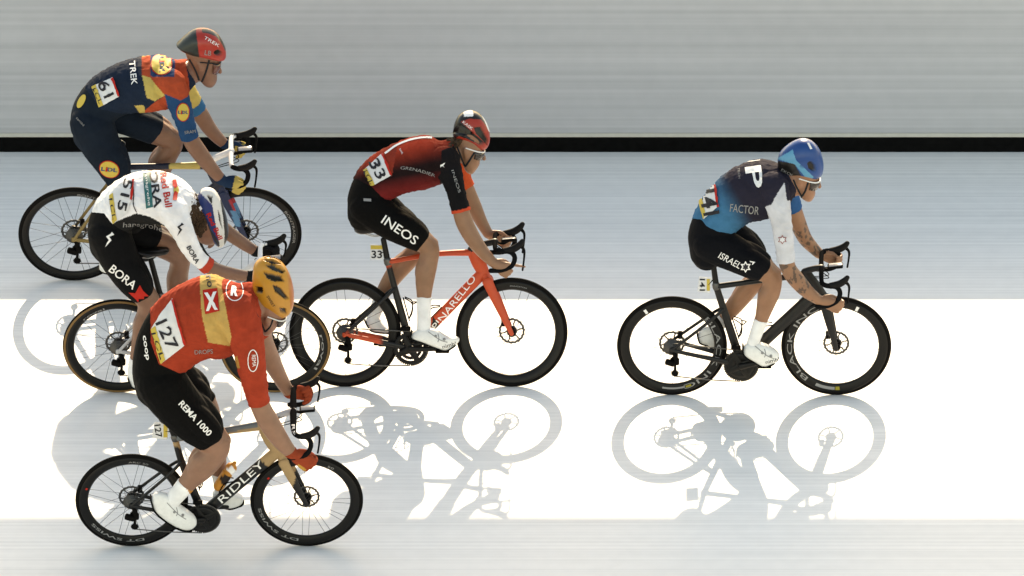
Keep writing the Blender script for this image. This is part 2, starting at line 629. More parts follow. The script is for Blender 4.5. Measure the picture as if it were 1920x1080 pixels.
#@@PARTS
# ------------------------------------------------------------------ bicycle builder
WHEELS = {}
def wheel_meshes(Rt, depth, tan):
    key = (Rt, depth, tan)
    if key in WHEELS:
        return WHEELS[key]
    def me(name, vf, m, extra=None):
        x = bpy.data.meshes.new(name)
        x.from_pydata([tuple(p) for p in vf[0]], [], vf[1])
        x.polygons.foreach_set('use_smooth', [True] * len(x.polygons))
        x.materials.append(m)
        return x
    ro, ri = Rt - 0.021, Rt - 0.021 - depth
    rim = [(ro, -0.0135), (ro - 0.012, -0.0145), (ro - depth * 0.5, -0.0125), (ri + 0.010, -0.0075), (ri, 0.0),
           (ri + 0.010, 0.0075), (ro - depth * 0.5, 0.0125), (ro - 0.012, 0.0145), (ro, 0.0135)]
    c, tr = Rt - 0.0142, 0.0142
    ty = [(c + tr * math.cos(t), tr * math.sin(t)) for t in np.linspace(-2.2, 2.2, 17)]
    d = {}
    d['rim'] = me('wheel', spin(rim), M_BLACK)
    d['tyre'] = me('tyre', spin(ty, closed=True), M_MATT)
    if tan:
        sw = [(c + (tr + 0.0006) * math.cos(t), (tr + 0.0006) * math.sin(t)) for t in np.linspace(-1.95, -1.0, 7)]
        sw2 = [(c + (tr + 0.0006) * math.cos(t), (tr + 0.0006) * math.sin(t)) for t in np.linspace(1.0, 1.95, 7)]
        gg = Geo().add(spin(sw, closed=False)).add(spin(sw2, closed=False))
        d['sidewall'] = me('tyre_sidewall', (gg.v, gg.f), M_TAN)
    hub = [(0.006, -0.05), (0.012, -0.048), (0.013, -0.035), (0.024, -0.032), (0.024, -0.028), (0.013, -0.022),
           (0.013, 0.022), (0.026, 0.026), (0.026, 0.030), (0.016, 0.034), (0.012, 0.048), (0.006, 0.05)]
    d['hub'] = me('hub', spin(hub, 28), M_MATT)
    for nm, y, tw in (('spoke_a', -0.030, 0.35), ('spoke_b', 0.028, -0.35)):
        p0 = Vector((0.023 * math.cos(tw * 3.2), y, 0.023 * math.sin(tw * 3.2)))
        p1 = Vector((ri + 0.004, 0.0, 0.0))
        d[nm] = me('spoke', tube([p0, p1], 0.0014, 0.0010, n=5, per=1, round_ends=False, smooth=False), M_SPOKE)
    gg = Geo()
    rr = [(0.080, 0.034), (0.080, 0.036), (0.066, 0.036), (0.066, 0.034)]
    v, f = spin(rr, 72)
    v = [Vector((p.x * (1 + 0.025 * math.sin(18 * math.atan2(p.z, p.x))), p.y, p.z * (1 + 0.025 * math.sin(18 * math.atan2(p.z, p.x))))) for p in v]
    gg.add((v, f))
    for k in range(6):
        a = k * math.pi / 3
        gg.add(tube([(0.028 * math.cos(a), 0.035, 0.028 * math.sin(a)), (0.048 * math.cos(a + 0.25), 0.035, 0.048 * math.sin(a + 0.25)),
                     (0.068 * math.cos(a + 0.2), 0.035, 0.068 * math.sin(a + 0.2))], 0.0045, 0.0016, n=6, per=3, round_ends=False))
    gg.add(spin([(0.02, 0.032), (0.033, 0.032), (0.033, 0.038), (0.02, 0.038)], 28))
    d['rotor'] = me('disc_rotor', (gg.v, gg.f), M_DARKSTEEL)
    gg = Geo()
    for k in range(9):
        r = 0.052 - k * 0.0036
        gg.add(gear(r, int(34 - 2.2 * k), 0.0035, -0.022 - k * 0.0030, -0.0236 - k * 0.0030, 0.014))
    gg.add(spin([(0.01, -0.02), (0.02, -0.02), (0.02, -0.05), (0.01, -0.05)], 20))
    d['cassette'] = me('cassette', (gg.v, gg.f), M_DARKSTEEL)
    WHEELS[key] = d
    return d

def arc_letters(s, ang, radius, height, span, material, parent, y=-0.0158, bold=0.0):
    """lettering that runs clockwise round a rim, centred on an angle"""
    v, f = text_geo(s, bold)
    V, F = cut_grid(np.c_[v[:, 0] * 40, v[:, 1] * 4], f, 4.0)
    out = []
    for x, yy in V:
        t = R(ang) - (x / 40) * R(span)
        r = radius + yy / 4 * height
        out.append(Vector((r * math.cos(t), y, r * math.sin(t))))
    return make_obj('lettering', out, F, material, parent)

def arc_patch(a0, a1, r0, r1, material, parent, y=-0.0156, name='rim_mark'):
    n = 12
    v, f = [], []
    for i in range(n + 1):
        t = R(a0 + (a1 - a0) * i / n)
        v += [Vector((r0 * math.cos(t), y, r0 * math.sin(t))), Vector((r1 * math.cos(t), y, r1 * math.sin(t)))]
    for i in range(n):
        f.append((2 * i, 2 * i + 1, 2 * i + 3, 2 * i + 2))
    return make_obj(name, v, f, material, parent)

def bicycle(fr, d):
    root = empty('bicycle', fr.loc, fr.rot, d['label'], 'bicycle', 'racing bicycles crossing the finish line')
    P = fr.p
    Rt, depth = d.get('R', 0.338), d.get('depth', 0.05)
    out = {'root': root}
    # wheels
    ms = wheel_meshes(Rt, depth, d.get('tan', False))
    wh = []
    for key, ph in (('rh', 0.3), ('fh', 0.1)):
        hub = P(*d[key])
        hub.z = Rt
        w = link('wheel', ms['rim'], None, root, loc=hub)
        for nm in ('tyre', 'sidewall', 'hub', 'rotor'):
            if nm in ms:
                link({'rotor': 'disc_rotor', 'sidewall': 'tyre_sidewall'}.get(nm, nm), ms[nm], None, w)
        if key == 'rh':
            link('cassette', ms['cassette'], None, w)
        ns = d.get('spokes', 20)
        for k in range(ns):
            link('spoke', ms['spoke_a' if k % 2 else 'spoke_b'], None, w, rot=(0, ph + 2 * math.pi * k / ns + (0.12 if k % 2 else 0), 0))
        wh.append((w, hub))
    out['rear'], out['front'] = wh[0][0], wh[1][0]
    rh, fh = wh[0][1], wh[1][1]
    bb, st, sp, ht, hb_ = (P(*d[k]) for k in ('bb', 'st', 'sp', 'ht', 'hb'))
    stay = P(*d['stay'])
    # frame
    Y = lambda v, y: Vector((v.x, y, v.z))
    k = d.get('fat', 1.0)
    fg = Geo()
    fg.add(tube([bb, (bb + stay) / 2, stay, st], [0.024 * k, 0.024 * k, 0.021 * k, 0.019 * k], [0.020, 0.018, 0.016, 0.015], per=8))
    dm = d.get('dtop', 0.78)
    dt0 = ht.lerp(hb_, dm)
    fg.add(tube([dt0, dt0.lerp(bb, 0.5), bb], [0.037 * k, 0.036 * k, 0.036 * k], [0.026, 0.027, 0.030], n=20, per=34))
    mid = st.lerp(ht, 0.55) + Vector((0, 0, d.get('tt_rise', 0.0)))
    tk = d.get('tt_r', 1.0)
    fg.add(tube([st, mid, ht], [0.017 * k * tk, 0.017 * k * tk, 0.023 * k * tk], [0.017, 0.017, 0.022], n=20, per=34))
    hk = d.get('hd', 1.0)
    fg.add(tube([ht + (ht - hb_).normalized() * 0.008, ht.lerp(hb_, 0.5), hb_], [0.028 * k * hk, 0.033 * k * hk, 0.03 * k], [0.022, 0.024, 0.026], n=20, per=16))
    for s in (-1, 1):
        fg.add(tube([Y(bb, -0.03 * s) + Vector((-0.02, 0, 0)), Y(bb.lerp(rh, 0.35), -0.05 * s), Y(rh, -0.066 * s)], [0.020, 0.016, 0.013], [0.010, 0.009, 0.008], n=10, per=8))
        fg.add(tube([Y(stay, -0.012 * s), Y(stay.lerp(rh, 0.25), -0.042 * s), Y(rh, -0.066 * s)], [0.012, 0.0105, 0.010], [0.009, 0.008, 0.007], n=10, per=8))
        fg.add(spin([(0.006, -0.004), (0.020, -0.004), (0.020, 0.004), (0.006, 0.004)], 18) if False else rbox(Y(rh, -0.066 * s), 0.034, 0.010, 0.034, 0.008))
    fg.add(tube([Y(bb, -0.036), Y(bb, 0.036)], 0.031 * k, n=18, per=2, round_ends=False, smooth=False))
    fob = fg.build('frame', M_FRAME, root, cols=lambda V: paint(fr, d['frame_paint'], d['frame_col'], V))
    out['frame'] = fob
    out['frame_bvh'] = BVHTree.FromPolygons(fg.v, fg.f)
    # fork
    kg = Geo()
    kg.add(tube([hb_ + (ht - hb_).normalized() * 0.02, hb_ - (ht - hb_).normalized() * 0.022], [0.03, 0.032], [0.03, 0.05], per=3, smooth=False))
    cr = hb_ - (ht - hb_).normalized() * 0.012
    for s in (-1, 1):
        kg.add(tube([Y(cr, -0.038 * s), Y(cr.lerp(fh, 0.45), -0.050 * s) , Y(fh, -0.055 * s)], [0.033, 0.026, 0.013], [0.011, 0.010, 0.008], n=16, per=26))
    kg.build('fork', M_FRAME, root, cols=lambda V: paint(fr, d.get('fork_paint', d['frame_paint']), d.get('fork_col', d['frame_col']), V))
    # brake callipers
    for hub, dx in ((rh, 0.05), (fh, -0.05)):
        Geo().add(rbox((hub.x + dx, 0.045, hub.z + 0.05), 0.03, 0.03, 0.05, 0.008)).build('brake_calliper', M_MATT, root)
    # seatpost, saddle
    top = sp + (sp - st).normalized() * 0.02
    Geo().add(tube([st - (sp - st).normalized() * 0.02, top], [0.019, 0.017], [0.012, 0.012], per=4)).build('seatpost', M_BLACK, root)
    Geo().add(tube([st - (sp - st).normalized() * 0.008, st + (sp - st).normalized() * 0.012], 0.024, 0.019, per=2, smooth=False)).build('seat_clamp', M_DARKSTEEL, root)
    sx, sy = d['saddle']
    Geo().add(lens(fr, [(sx - 40, sy - 12), (sx - 28, sy - 14), (sx, sy - 10), (sx + 34, sy - 9), (sx + 42, sy - 4), (sx + 30, sy - 1),
                        (sx - 5, sy + 1), (sx - 30, sy + 4), (sx - 41, sy - 2)], 0.065, m=14, n=48)).build('saddle', mat('saddle_cover', lin('#141414'), rough=0.3, coat=0.3), root)
    a_, b_ = P(sx - 25, sy + 2), P(sx + 25, sy + 0)
    rg = Geo()
    for s in (-1, 1):
        rg.add(tube([Y(a_, 0.02 * s), Y((a_ + b_) / 2 - Vector((0, 0, 0.025)), 0.018 * s), Y(b_, 0.015 * s)], 0.0035, n=6))
    rg.build('saddle_rail', M_STEEL, root)
    # crankset, chain, derailleurs
    cw = -0.046
    cg = Geo()
    v, f = gear(0.102, 52, 0.006, cw - 0.002, cw + 0.002, 0.078)
    cg.add((v, f))
    v, f = gear(0.070, 38, 0.004, cw + 0.006, cw + 0.009, 0.052)
    cg.add((v, f))
    for q in range(4):
        a = q * math.pi / 2 + d.get('crank_ph', 0.5)
        cg.add(tube([(0, cw - 0.003, 0), (0.05 * math.cos(a), cw - 0.004, 0.05 * math.sin(a)), (0.088 * math.cos(a), cw, 0.088 * math.sin(a))], [0.028, 0.02, 0.016], [0.008, 0.006, 0.004], n=8, per=4))
    if d.get('solid_ring'):
        cg.add(spin([(0.01, cw - 0.005), (0.07, cw - 0.005), (0.085, cw - 0.003), (0.085, cw - 0.001), (0.01, cw - 0.001)], 48))
    co = Geo()
    co.v = [p + bb for p in cg.v]
    co.f = cg.f
    co.build('chainring', M_BLACK, root)
    pn = P(*d['pedal'], 0.125)
    pfar = Vector((2 * bb.x - pn.x, 0.125, 2 * bb.z - pn.z))
    for pp, s in ((pn, -1), (pfar, 1)):
        arm = Geo().add(tube([Vector((bb.x, 0.064 * s, bb.z)), Vector(((bb.x + pp.x) / 2, 0.075 * s, (bb.z + pp.z) / 2)), Vector((pp.x, 0.082 * s, pp.z))], [0.021, 0.016, 0.014], [0.012, 0.009, 0.009], n=12, per=5))
        arm.build('crank_arm', M_BLACK, root)
        pg = Geo().add(tube([Vector((pp.x, 0.085 * s, pp.z)), Vector((pp.x, 0.16 * s, pp.z))], 0.007, n=8, per=1, smooth=False))
        pg.add(rbox((pp.x + 0.005, 0.127 * s, pp.z - 0.004), 0.085, 0.06, 0.016, 0.006))
        pg.build('pedal', M_MATT, root)
    rd_ = P(*d.get('mech', (d['rh'][0] + 6, d['rh'][1] + 52)), 0.045)
    up = Vector((rh.x + 0.012, -0.05, rh.z - 0.072))
    cl = Vector((rh.x + 0.018, -0.05, rh.z - 0.165))
    mg = Geo()
    mg.add(tube([Vector((rh.x + 0.012, -0.062, rh.z - 0.015)), Vector((rh.x + 0.022, -0.066, rh.z - 0.05))], [0.013, 0.016], 0.012, n=10, per=3, smooth=False))
    mg.add(rbox((rh.x - 0.012, -0.066, rh.z - 0.085), 0.062, 0.034, 0.036, 0.010, Matrix.Rotation(R(18), 3, 'Y')))
    mg.add(rbox((rh.x + 0.028, -0.062, rh.z - 0.078), 0.034, 0.03, 0.046, 0.010))
    mg.add(tube([up, (up + cl) / 2 + Vector((0.004, 0, 0)), cl], [0.012, 0.008, 0.011], 0.006, n=10, per=4))
    for c in (up, cl):
        v, f = gear(0.020, 13, 0.004, -0.003, 0.003, 0.006)
        mg.add(([p + c for p in v], f))
    mg.build('rear_derailleur', M_MATT, root)
    chg = Geo()
    yy = -0.046
    def run(p, q, sag):
        m_ = p.lerp(q, 0.5) - Vector((0, 0, sag))
        return tube([p, m_, q], 0.0042, 0.003, n=6, per=12, round_ends=False)
    chg.add(run(Vector((rh.x, yy, rh.z + 0.036)), Vector((bb.x - 0.01, yy, bb.z + 0.106)), 0.0))
    chg.add(run(cl + Vector((0.0, 0.004, -0.022)), Vector((bb.x - 0.004, yy, bb.z - 0.108)), 0.006))
    chg.add(run(Vector((rh.x + 0.034, yy, rh.z - 0.01)), up + Vector((0.02, 0.004, 0)), 0.0))
    arc = [Vector((bb.x + 0.107 * math.cos(t), yy, bb.z + 0.107 * math.sin(t))) for t in np.linspace(math.pi / 2, -math.pi / 2, 16)]
    chg.add(tube(arc, 0.0042, 0.003, n=6, per=1, round_ends=False, smooth=False))
    chg.build('chain', M_DARKSTEEL, root)
    Geo().add(rbox((bb.x - 0.03, -0.05, bb.z + 0.125), 0.06, 0.02, 0.028, 0.006)).build('front_derailleur', M_MATT, root)
    # cockpit
    bc, tip = P(*d['bar']), P(*d['tip'])
    hw, ds = d['hw'], d.get('drop', 1.1)
    out['hw'] = hw
    reach = tip.x - bc.x
    bg = Geo()
    hand = {}
    for s in (-1, 1):
        y = -hw * s
        pts = [Vector((bc.x, 0, bc.z)), Vector((bc.x, y * 0.6, bc.z)), Vector((bc.x + 0.006, y * 0.88, bc.z - 0.002)),
               Vector((bc.x + 0.035, y, bc.z - 0.004)), Vector((bc.x + reach * 0.55, y, bc.z - 0.012)),
               Vector((bc.x + reach * 0.70, y * 1.01, bc.z - 0.045 * ds)), Vector((bc.x + reach * 0.60, y * 1.03, bc.z - 0.095 * ds)),
               Vector((bc.x + reach * 0.28, y * 1.05, bc.z - 0.122 * ds)), Vector((bc.x - reach * 0.15, y * 1.06, bc.z - 0.125 * ds))]
        br = d.get('bar_r', 1.0)
        bg.add(tube(pts, [0.016 * br, 0.016 * br, 0.0155, 0.0155, 0.0155, 0.015, 0.015, 0.015, 0.015], [0.016 * br, 0.014 * br, 0.0145, 0.0155, 0.0155, 0.015, 0.015, 0.015, 0.015], n=12, per=5))
        hand[s] = pts[6]
    bo = bg.build('handlebar', M_TAPE, root, cols=lambda V: paint(fr, d.get('bar_paint', []), d.get('bar_col', lin('#1b1b1c')), V))
    out['drop'] = hand
    for s in (-1, 1):
        y = -hw * s
        b0 = Vector((bc.x + reach * 0.35, y, bc.z - 0.004))
        hz = tip.z - bc.z
        hg = Geo().add(tube([b0, Vector((bc.x + reach * 0.66, y, bc.z + hz * 0.15)), Vector((bc.x + reach * 0.86, y * 0.99, bc.z + hz * 0.55)), Vector((tip.x - 0.004, y * 0.985, tip.z))],
                           [0.020, 0.023, 0.021, 0.015], [0.017, 0.017, 0.016, 0.012], n=14, per=6))
        ho = hg.build('brake_hood', M_HOOD, root)
        lv = Vector((tip.x - 0.006, y * 0.985, tip.z - 0.03))
        ll = d.get('lever', 0.13)
        Geo().add(tube([lv + Vector((-0.01, 0, 0)), lv + Vector((0.012, 0, -0.03)), lv + Vector((0.010, -0.006 * s, -ll * 0.6)), lv + Vector((0.002, -0.010 * s, -ll))],
                       [0.012, 0.008, 0.006, 0.006], [0.006, 0.008, 0.008, 0.006], n=8, per=5)).build('brake_lever', M_MATT, ho)
    st0 = ht + (ht - hb_).normalized() * 0.02
    sg = Geo().add(tube([st0 + Vector((-0.004, 0, 0)), st0.lerp(bc, 0.5) + Vector((0, 0, 0.006)), bc], [0.022, 0.02, 0.021], [0.02, 0.017, 0.024], n=12, per=5))
    sg.add(tube([ht, st0], 0.024, 0.022, n=14, per=1, smooth=False))
    sg.build('stem', M_FRAME, root, cols=lambda V: paint(fr, d.get('stem_paint', []), d.get('stem_col', lin('#1b1b1c')), V))
    if d.get('computer', True):
        q = Vector((bc.x + 0.085, 0, bc.z + 0.012))
        cb = Geo().add(rbox(q, 0.095, 0.056, 0.018, 0.006, Matrix.Rotation(R(-6), 3, 'Y'))).build('bike_computer', M_MATT, root)
        Geo().add(rbox(q + Vector((0, 0, 0.0095)), 0.078, 0.044, 0.002, 0.0008, Matrix.Rotation(R(-6), 3, 'Y'))).build('screen', M_SCREEN, cb)
        Geo().add(tube([bc, Vector((bc.x + 0.05, 0, bc.z - 0.012)), q - Vector((0, 0, 0.008))], 0.007, 0.012, n=8)).build('computer_mount', M_MATT, root)
    # hoses
    for s in (-1, 1):
        Geo().add(tube([Vector((bc.x, -0.03 * s, bc.z - 0.012)), Vector((bc.x + 0.045, -0.02 * s, bc.z - 0.06)), Vector((ht.x + 0.03, -0.006 * s, ht.z - 0.02))], 0.003, n=6)).build('brake_hose', M_MATT, root)
    # bottle cages
    for (c, ax) in ((bb.lerp(dt0, 0.36), (dt0 - bb).normalized()), (bb.lerp(st, 0.42), (st - bb).normalized())):
        nn = Vector((-ax.z, 0, ax.x)) if (c - bb.lerp(dt0, .36)).length < 1e-6 else Vector((ax.z, 0, -ax.x))
        cgm = Geo()
        b0 = c + nn * 0.034
        for s in (-1, 1):
            cgm.add(tube([b0 - ax * 0.06, b0 - ax * 0.02 + nn * 0.03 + Vector((0, 0.034 * s, 0)), b0 + ax * 0.035 + nn * 0.045 + Vector((0, 0.034 * s, 0)), b0 + ax * 0.075 + nn * 0.012 + Vector((0, 0.018 * s, 0))], 0.004, n=6, per=5))
        cgm.add(tube([b0 + ax * 0.03 + nn * 0.045 + Vector((0, -0.034, 0)), b0 + ax * 0.03 + nn * 0.075, b0 + ax * 0.03 + nn * 0.045 + Vector((0, 0.034, 0))], 0.004, n=6, per=5))
        cgm.add(tube([b0 - ax * 0.07, b0 + ax * 0.075], 0.004, 0.009, n=6, per=1, smooth=False))
        cgm.build('bottle_cage', M_MATT, root)
    # number plate behind the seatpost
    if 'plate' in d:
        (x0, y0, x1, y1), num, tang = d['plate']
        c = P((x0 + x1) / 2, (y0 + y1) / 2)
        hx, hz = (x1 - x0) / 2 / S, (y1 - y0) / 2 / S / fr.ca
        pl = Geo().add(rbox(c, 2 * hx, 0.004, 2 * hz, 0.0015, Matrix.Rotation(R(d.get('plate_tilt', 0)), 3, 'Y')))
        po = pl.build('number_plate', M_PAPER, root, smooth=False)
        pb = BVHTree.FromPolygons(pl.v, pl.f)
        cx, cy, w, h = (x0 + x1) / 2, (y0 + y1) / 2, (x1 - x0), (y1 - y0)
        if tang == 0:
            shape(fr, pb, [(x0 + 1, y0 + 1), (x1 - 1, y0 + 1), (x1 - 1, y0 + h * 0.3), (x0 + 1, y0 + h * 0.3)], M_PRINT_Y, po, off=0.001)
            letters(fr, pb, num, cx, cy + h * 0.14, w * 0.8, h * 0.52, 0, M_PRINT_K, po, off=0.0012, bold=0.02)
        else:
            e = tang if abs(tang) < 60 else -90
            k = d.get('plate_tilt', 0)
            shape(fr, pb, [(x1 - w * 0.33, y0 + 3), (x1 - 2, y0 + 3), (x1 - 2, y1 - 3), (x1 - w * 0.33, y1 - 3)], M_PRINT_Y, po, off=0.001)
            letters(fr, pb, num, cx - w * 0.17, cy, h * 0.8, w * 0.42, tang, M_PRINT_K, po, off=0.0012, bold=0.02)
        Geo().add(tube([c + Vector((hx * 0.6, 0, 0)), st.lerp(sp, 0.45)], 0.004, n=6, per=1, smooth=False)).build('plate_bracket', M_MATT, root)
    return out

# ------------------------------------------------------------------ rider builder
def hand_chains(fr, wrist, knuck, side, sc=1.1, point=None):
    Wp, Kp = wrist, knuck
    d = (Kp - Wp).normalized()
    i = Vector((0, side, 0))
    n = i.cross(d)
    if n.z < 0:
        n = -n
    out = []
    out.append(([Wp, Wp.lerp(Kp, 0.5), Kp], [0.024 * sc, 0.036 * sc, 0.040 * sc], [0.019 * sc, 0.018 * sc, 0.016 * sc]))
    L = (0.034, 0.040, 0.037, 0.029)
    for j in range(4):
        b = Kp + n * ((1.5 - j) * 0.0215 * sc) - d * 0.006
        if point is not None and j == 0:
            dd = (point - b).normalized()
            ln = (point - b).length
            out.append(([b, b + dd * ln * 0.5, point], [0.0105 * sc, 0.0095 * sc, 0.0075 * sc], None))
            continue
        p1 = b + d * L[j] * sc - i * 0.003
        p2 = p1 + i * 0.026 * sc + d * 0.004 - n * 0.003
        p3 = p2 + i * 0.016 * sc - d * 0.024 * sc
        out.append(([b, p1, p2, p3], [0.0108 * sc, 0.0102 * sc, 0.0095 * sc, 0.008 * sc], None))
    t0 = Wp.lerp(Kp, 0.25) + n * 0.026 * sc + i * 0.010
    out.append(([t0, t0 + d * 0.034 * sc + n * 0.012 * sc + i * 0.014, t0 + d * 0.066 * sc + n * 0.006 + i * 0.026], [0.013 * sc, 0.011 * sc, 0.009 * sc], None))
    return out

def seg_dist(V, C):
    """nearest normalised distance and arc parameter of points V to a chain C (rows x y z r)"""
    best = np.full(len(V), 1e9)
    bt = np.zeros(len(V))
    n = len(C) - 1
    for i in range(n):
        a, b = C[i, :3], C[i + 1, :3]
        ab = b - a
        t = np.clip(((V - a) @ ab) / (ab @ ab + 1e-12), 0, 1)
        q = a + t[:, None] * ab
        r = C[i, 3] * (1 - t) + C[i + 1, 3] * t
        dd = np.linalg.norm(V - q, axis=1) / r
        m = dd < best
        best[m] = dd[m]
        bt[m] = (i + t[m]) / n
    return best, bt

def subset(V, N, F, keep, off, iters=10, edge_off=0.0004):
    """a garment: the skin under it lifted outwards, its border smoothed and tucked in"""
    F = F[keep[F].sum(1) >= 3]
    # drop small islands
    used = np.unique(F)
    mp = np.full(len(V), -1)
    mp[used] = np.arange(len(used))
    F = mp[F]
    X, Nn = V[used].copy(), N[used]
    E = np.vstack([np.sort(F[:, [i, (i + 1) % 4]], axis=1) for i in range(4)])
    u, cnt = np.unique(E, axis=0, return_counts=True)
    be = u[cnt == 1]
    bset = np.unique(be)
    lift = np.full(len(X), off)
    lift[bset] = edge_off
    for _ in range(iters):
        acc = np.zeros_like(X)
        c = np.zeros(len(X))
        np.add.at(acc, be[:, 0], X[be[:, 1]])
        np.add.at(acc, be[:, 1], X[be[:, 0]])
        np.add.at(c, be[:, 0], 1)
        np.add.at(c, be[:, 1], 1)
        m = c > 0
        X[m] = 0.5 * X[m] + 0.5 * acc[m] / c[m][:, None]
    return X + Nn * lift[:, None], F

def noise3(V, sc, seed):
    r = np.random.default_rng(seed)
    out = np.zeros(len(V))
    for k in range(7):
        d = r.normal(size=3) * sc
        out += np.sin(V @ d + r.uniform(0, 6.28))
    return out / 7

def rider(fr, d, bike):
    root = empty('person', fr.loc, fr.rot, d['label'], 'person', 'racing cyclists at the finish')
    P = fr.p
    chains = {}
    prim = Geo()
    # torso
    rows = []
    T = d['torso']
    for i, (x, y, h, wl) in enumerate(T):
        x0, y0 = T[max(i - 1, 0)][:2]
        x1, y1 = T[min(i + 1, len(T) - 1)][:2]
        tx, ty = x1 - x0, y1 - y0
        ln = math.hypot(tx, ty)
        dyc = abs(tx / ln)
        hh = h / S
        r = math.sqrt(max(hh * hh - (wl * fr.sa * dyc) ** 2, (0.6 * hh) ** 2))
        nx, ny = -ty / ln, tx / ln
        scale = math.hypot(nx, ny / fr.ca)
        rows.append((P(x, y), r * scale, wl))
    prim.add(tube([r[0] for r in rows], [r[1] for r in rows], [r[2] for r in rows], n=28, per=6))
    c = catmull([(*r[0], 0.5 * (r[1] + r[2])) for r in rows], 6)
    chains['torso'] = c
    # limbs
    for nm in ('legN', 'legF', 'armN', 'armF'):
        rows = [(P(x, y, w), r / S) for x, y, w, r in d[nm]]
        flat = 0.92 if nm.startswith('leg') else 0.95
        prim.add(tube([r[0] for r in rows], [r[1] for r in rows], [r[1] * flat for r in rows], n=18, per=6))
        chains[nm] = catmull([(*r[0], r[1]) for r in rows], 6)
        # calf, thigh and forearm muscles
        pts = [r[0] for r in rows]
        bend = [0] + [(pts[i] - pts[i - 1]).angle(pts[i + 1] - pts[i]) for i in range(1, len(pts) - 1)] + [0]
        if nm.startswith('leg'):
            kn = max(range(2, len(pts) - 3), key=lambda i: bend[i])
            C_m = chains[nm]
            def on(i, back, side, k):
                i = max(0, min(len(C_m) - 1, int(i)))
                p, t = Vector(C_m[i, :3]), Vector(C_m[min(i + 1, len(C_m) - 1), :3]) - Vector(C_m[max(i - 1, 0), :3])
                n_ = Vector((0, 1, 0)).cross(t).normalized()
                if n_.x > 0:
                    n_ = -n_
                r_ = C_m[i, 3]
                return p + n_ * back * r_ + Vector((0, -side * (1 if nm.endswith('N') else -1) * r_, 0)), k * r_
            ki, ei = kn * 6, len(C_m) - 1
            for back, side in ((0.42, 0.30), (0.42, -0.30)):
                q = [on(ki + (ei - ki) * f, back * w_, side, kk) for f, w_, kk in ((0.08, 0.6, 0.35), (0.24, 1.0, 0.66), (0.38, 1.0, 0.66), (0.55, 0.6, 0.4))]
                prim.add(tube([a for a, _ in q], [b for _, b in q], n=12, per=4))
            for back, side in ((-0.40, 0.42), (-0.45, -0.35)):
                q = [on(ki * f, back * w_, side, kk) for f, w_, kk in ((0.35, 0.7, 0.45), (0.6, 1.0, 0.62), (0.8, 1.0, 0.66), (0.93, 0.9, 0.5))]
                prim.add(tube([a for a, _ in q], [b for _, b in q], n=12, per=4))
            q, rk = on(ki, -0.42, 0.0, 0.68)
            prim.add(tube([q, q + (Vector(C_m[min(ki + 3, ei), :3]) - Vector(C_m[ki, :3])) * 0.5], [rk, rk * 0.8], n=12, per=3, smooth=False))
    rows = [(P(x, y), r / S) for x, y, r in d['neck']]
    prim.add(tube([r[0] for r in rows], [r[1] for r in rows], [min(r[1], 0.062) for r in rows], n=18, per=5))
    chains['neck'] = catmull([(*r[0], r[1]) for r in rows], 5)
    # head
    hv = lens(fr, d['head'], 0.076, m=18, n=64, pw=2.4, q=2.4)
    prim.add(hv)
    hc = sum(hv[0], Vector()) / len(hv[0])
    lowz = max(d['head'], key=lambda q: q[1])
    chn = hc.lerp(P(*lowz), 0.75)
    chains['head'] = np.array([(hc.x, hc.y, hc.z, 0.125), (chn.x, 0.0, chn.z, 0.10)])
    nx, ny = d['nose']
    nd = Vector((hc.x, 0, hc.z))
    ntip = P(nx, ny)
    nb = d.get('bridge', (nx - 8, ny - 16))
    prim.add(tube([P(*nb), P((nb[0] + nx) / 2 + 1, (nb[1] + ny) / 2), ntip - (ntip - nd).normalized() * 0.006], [0.011, 0.012, 0.013], [0.010, 0.012, 0.015], n=10, per=4))
    ex, ey = d['ear']
    ear = P(ex, ey, 0.076)
    for s in (-1, 1):
        prim.add(tube([Vector((ear.x + 0.004, -0.066 * s, ear.z - 0.030)), Vector((ear.x, -0.079 * s, ear.z)), Vector((ear.x - 0.006, -0.080 * s, ear.z + 0.026))], [0.011, 0.018, 0.014], [0.008, 0.007, 0.006], n=10, per=4))
    for nm, s in (('handN', 1), ('handF', -1)):
        wx, wy, kx, ky, hwid = d[nm][:5]
        pt = d[nm][5] if len(d[nm]) > 5 else None
        sc = d.get('hand_scale', 1.12)
        hcs = hand_chains(fr, P(wx, wy, s * hwid), P(kx, ky, s * hwid), s, sc, None if pt is None else P(pt[0], pt[1], s * hwid))
        cc = []
        for pth, ra, rb in hcs:
            prim.add(tube(pth, ra, rb, n=12, per=4))
            cc.append(catmull([(*p, r) for p, r in zip(pth, ra)], 3))
        chains[nm] = cc
    # one skin
    me = bpy.data.meshes.new('body')
    me.from_pydata([tuple(p) for p in prim.v], [], prim.f)
    tmp = bpy.data.objects.new('body', me)
    COL.objects.link(tmp)
    rm = tmp.modifiers.new('remesh', 'REMESH')
    rm.mode = 'VOXEL'
    rm.voxel_size = VOXEL
    sm = tmp.modifiers.new('smooth', 'SMOOTH')
    sm.factor = 0.5
    sm.iterations = 7
    dg = bpy.context.evaluated_depsgraph_get()
    ev = tmp.evaluated_get(dg)
    em = ev.to_mesh()
    nv = len(em.vertices)
    V = np.empty(nv * 3)
    em.vertices.foreach_get('co', V)
    V = V.reshape(-1, 3)
    N = np.empty(nv * 3)
    em.vertices.foreach_get('normal', N)
    N = N.reshape(-1, 3)
    F = np.array([tuple(p.vertices) for p in em.polygons if len(p.vertices) == 4])
    ev.to_mesh_clear()
    bpy.data.objects.remove(tmp)
    # which limb every point belongs to
    names, D, TT = [], [], []
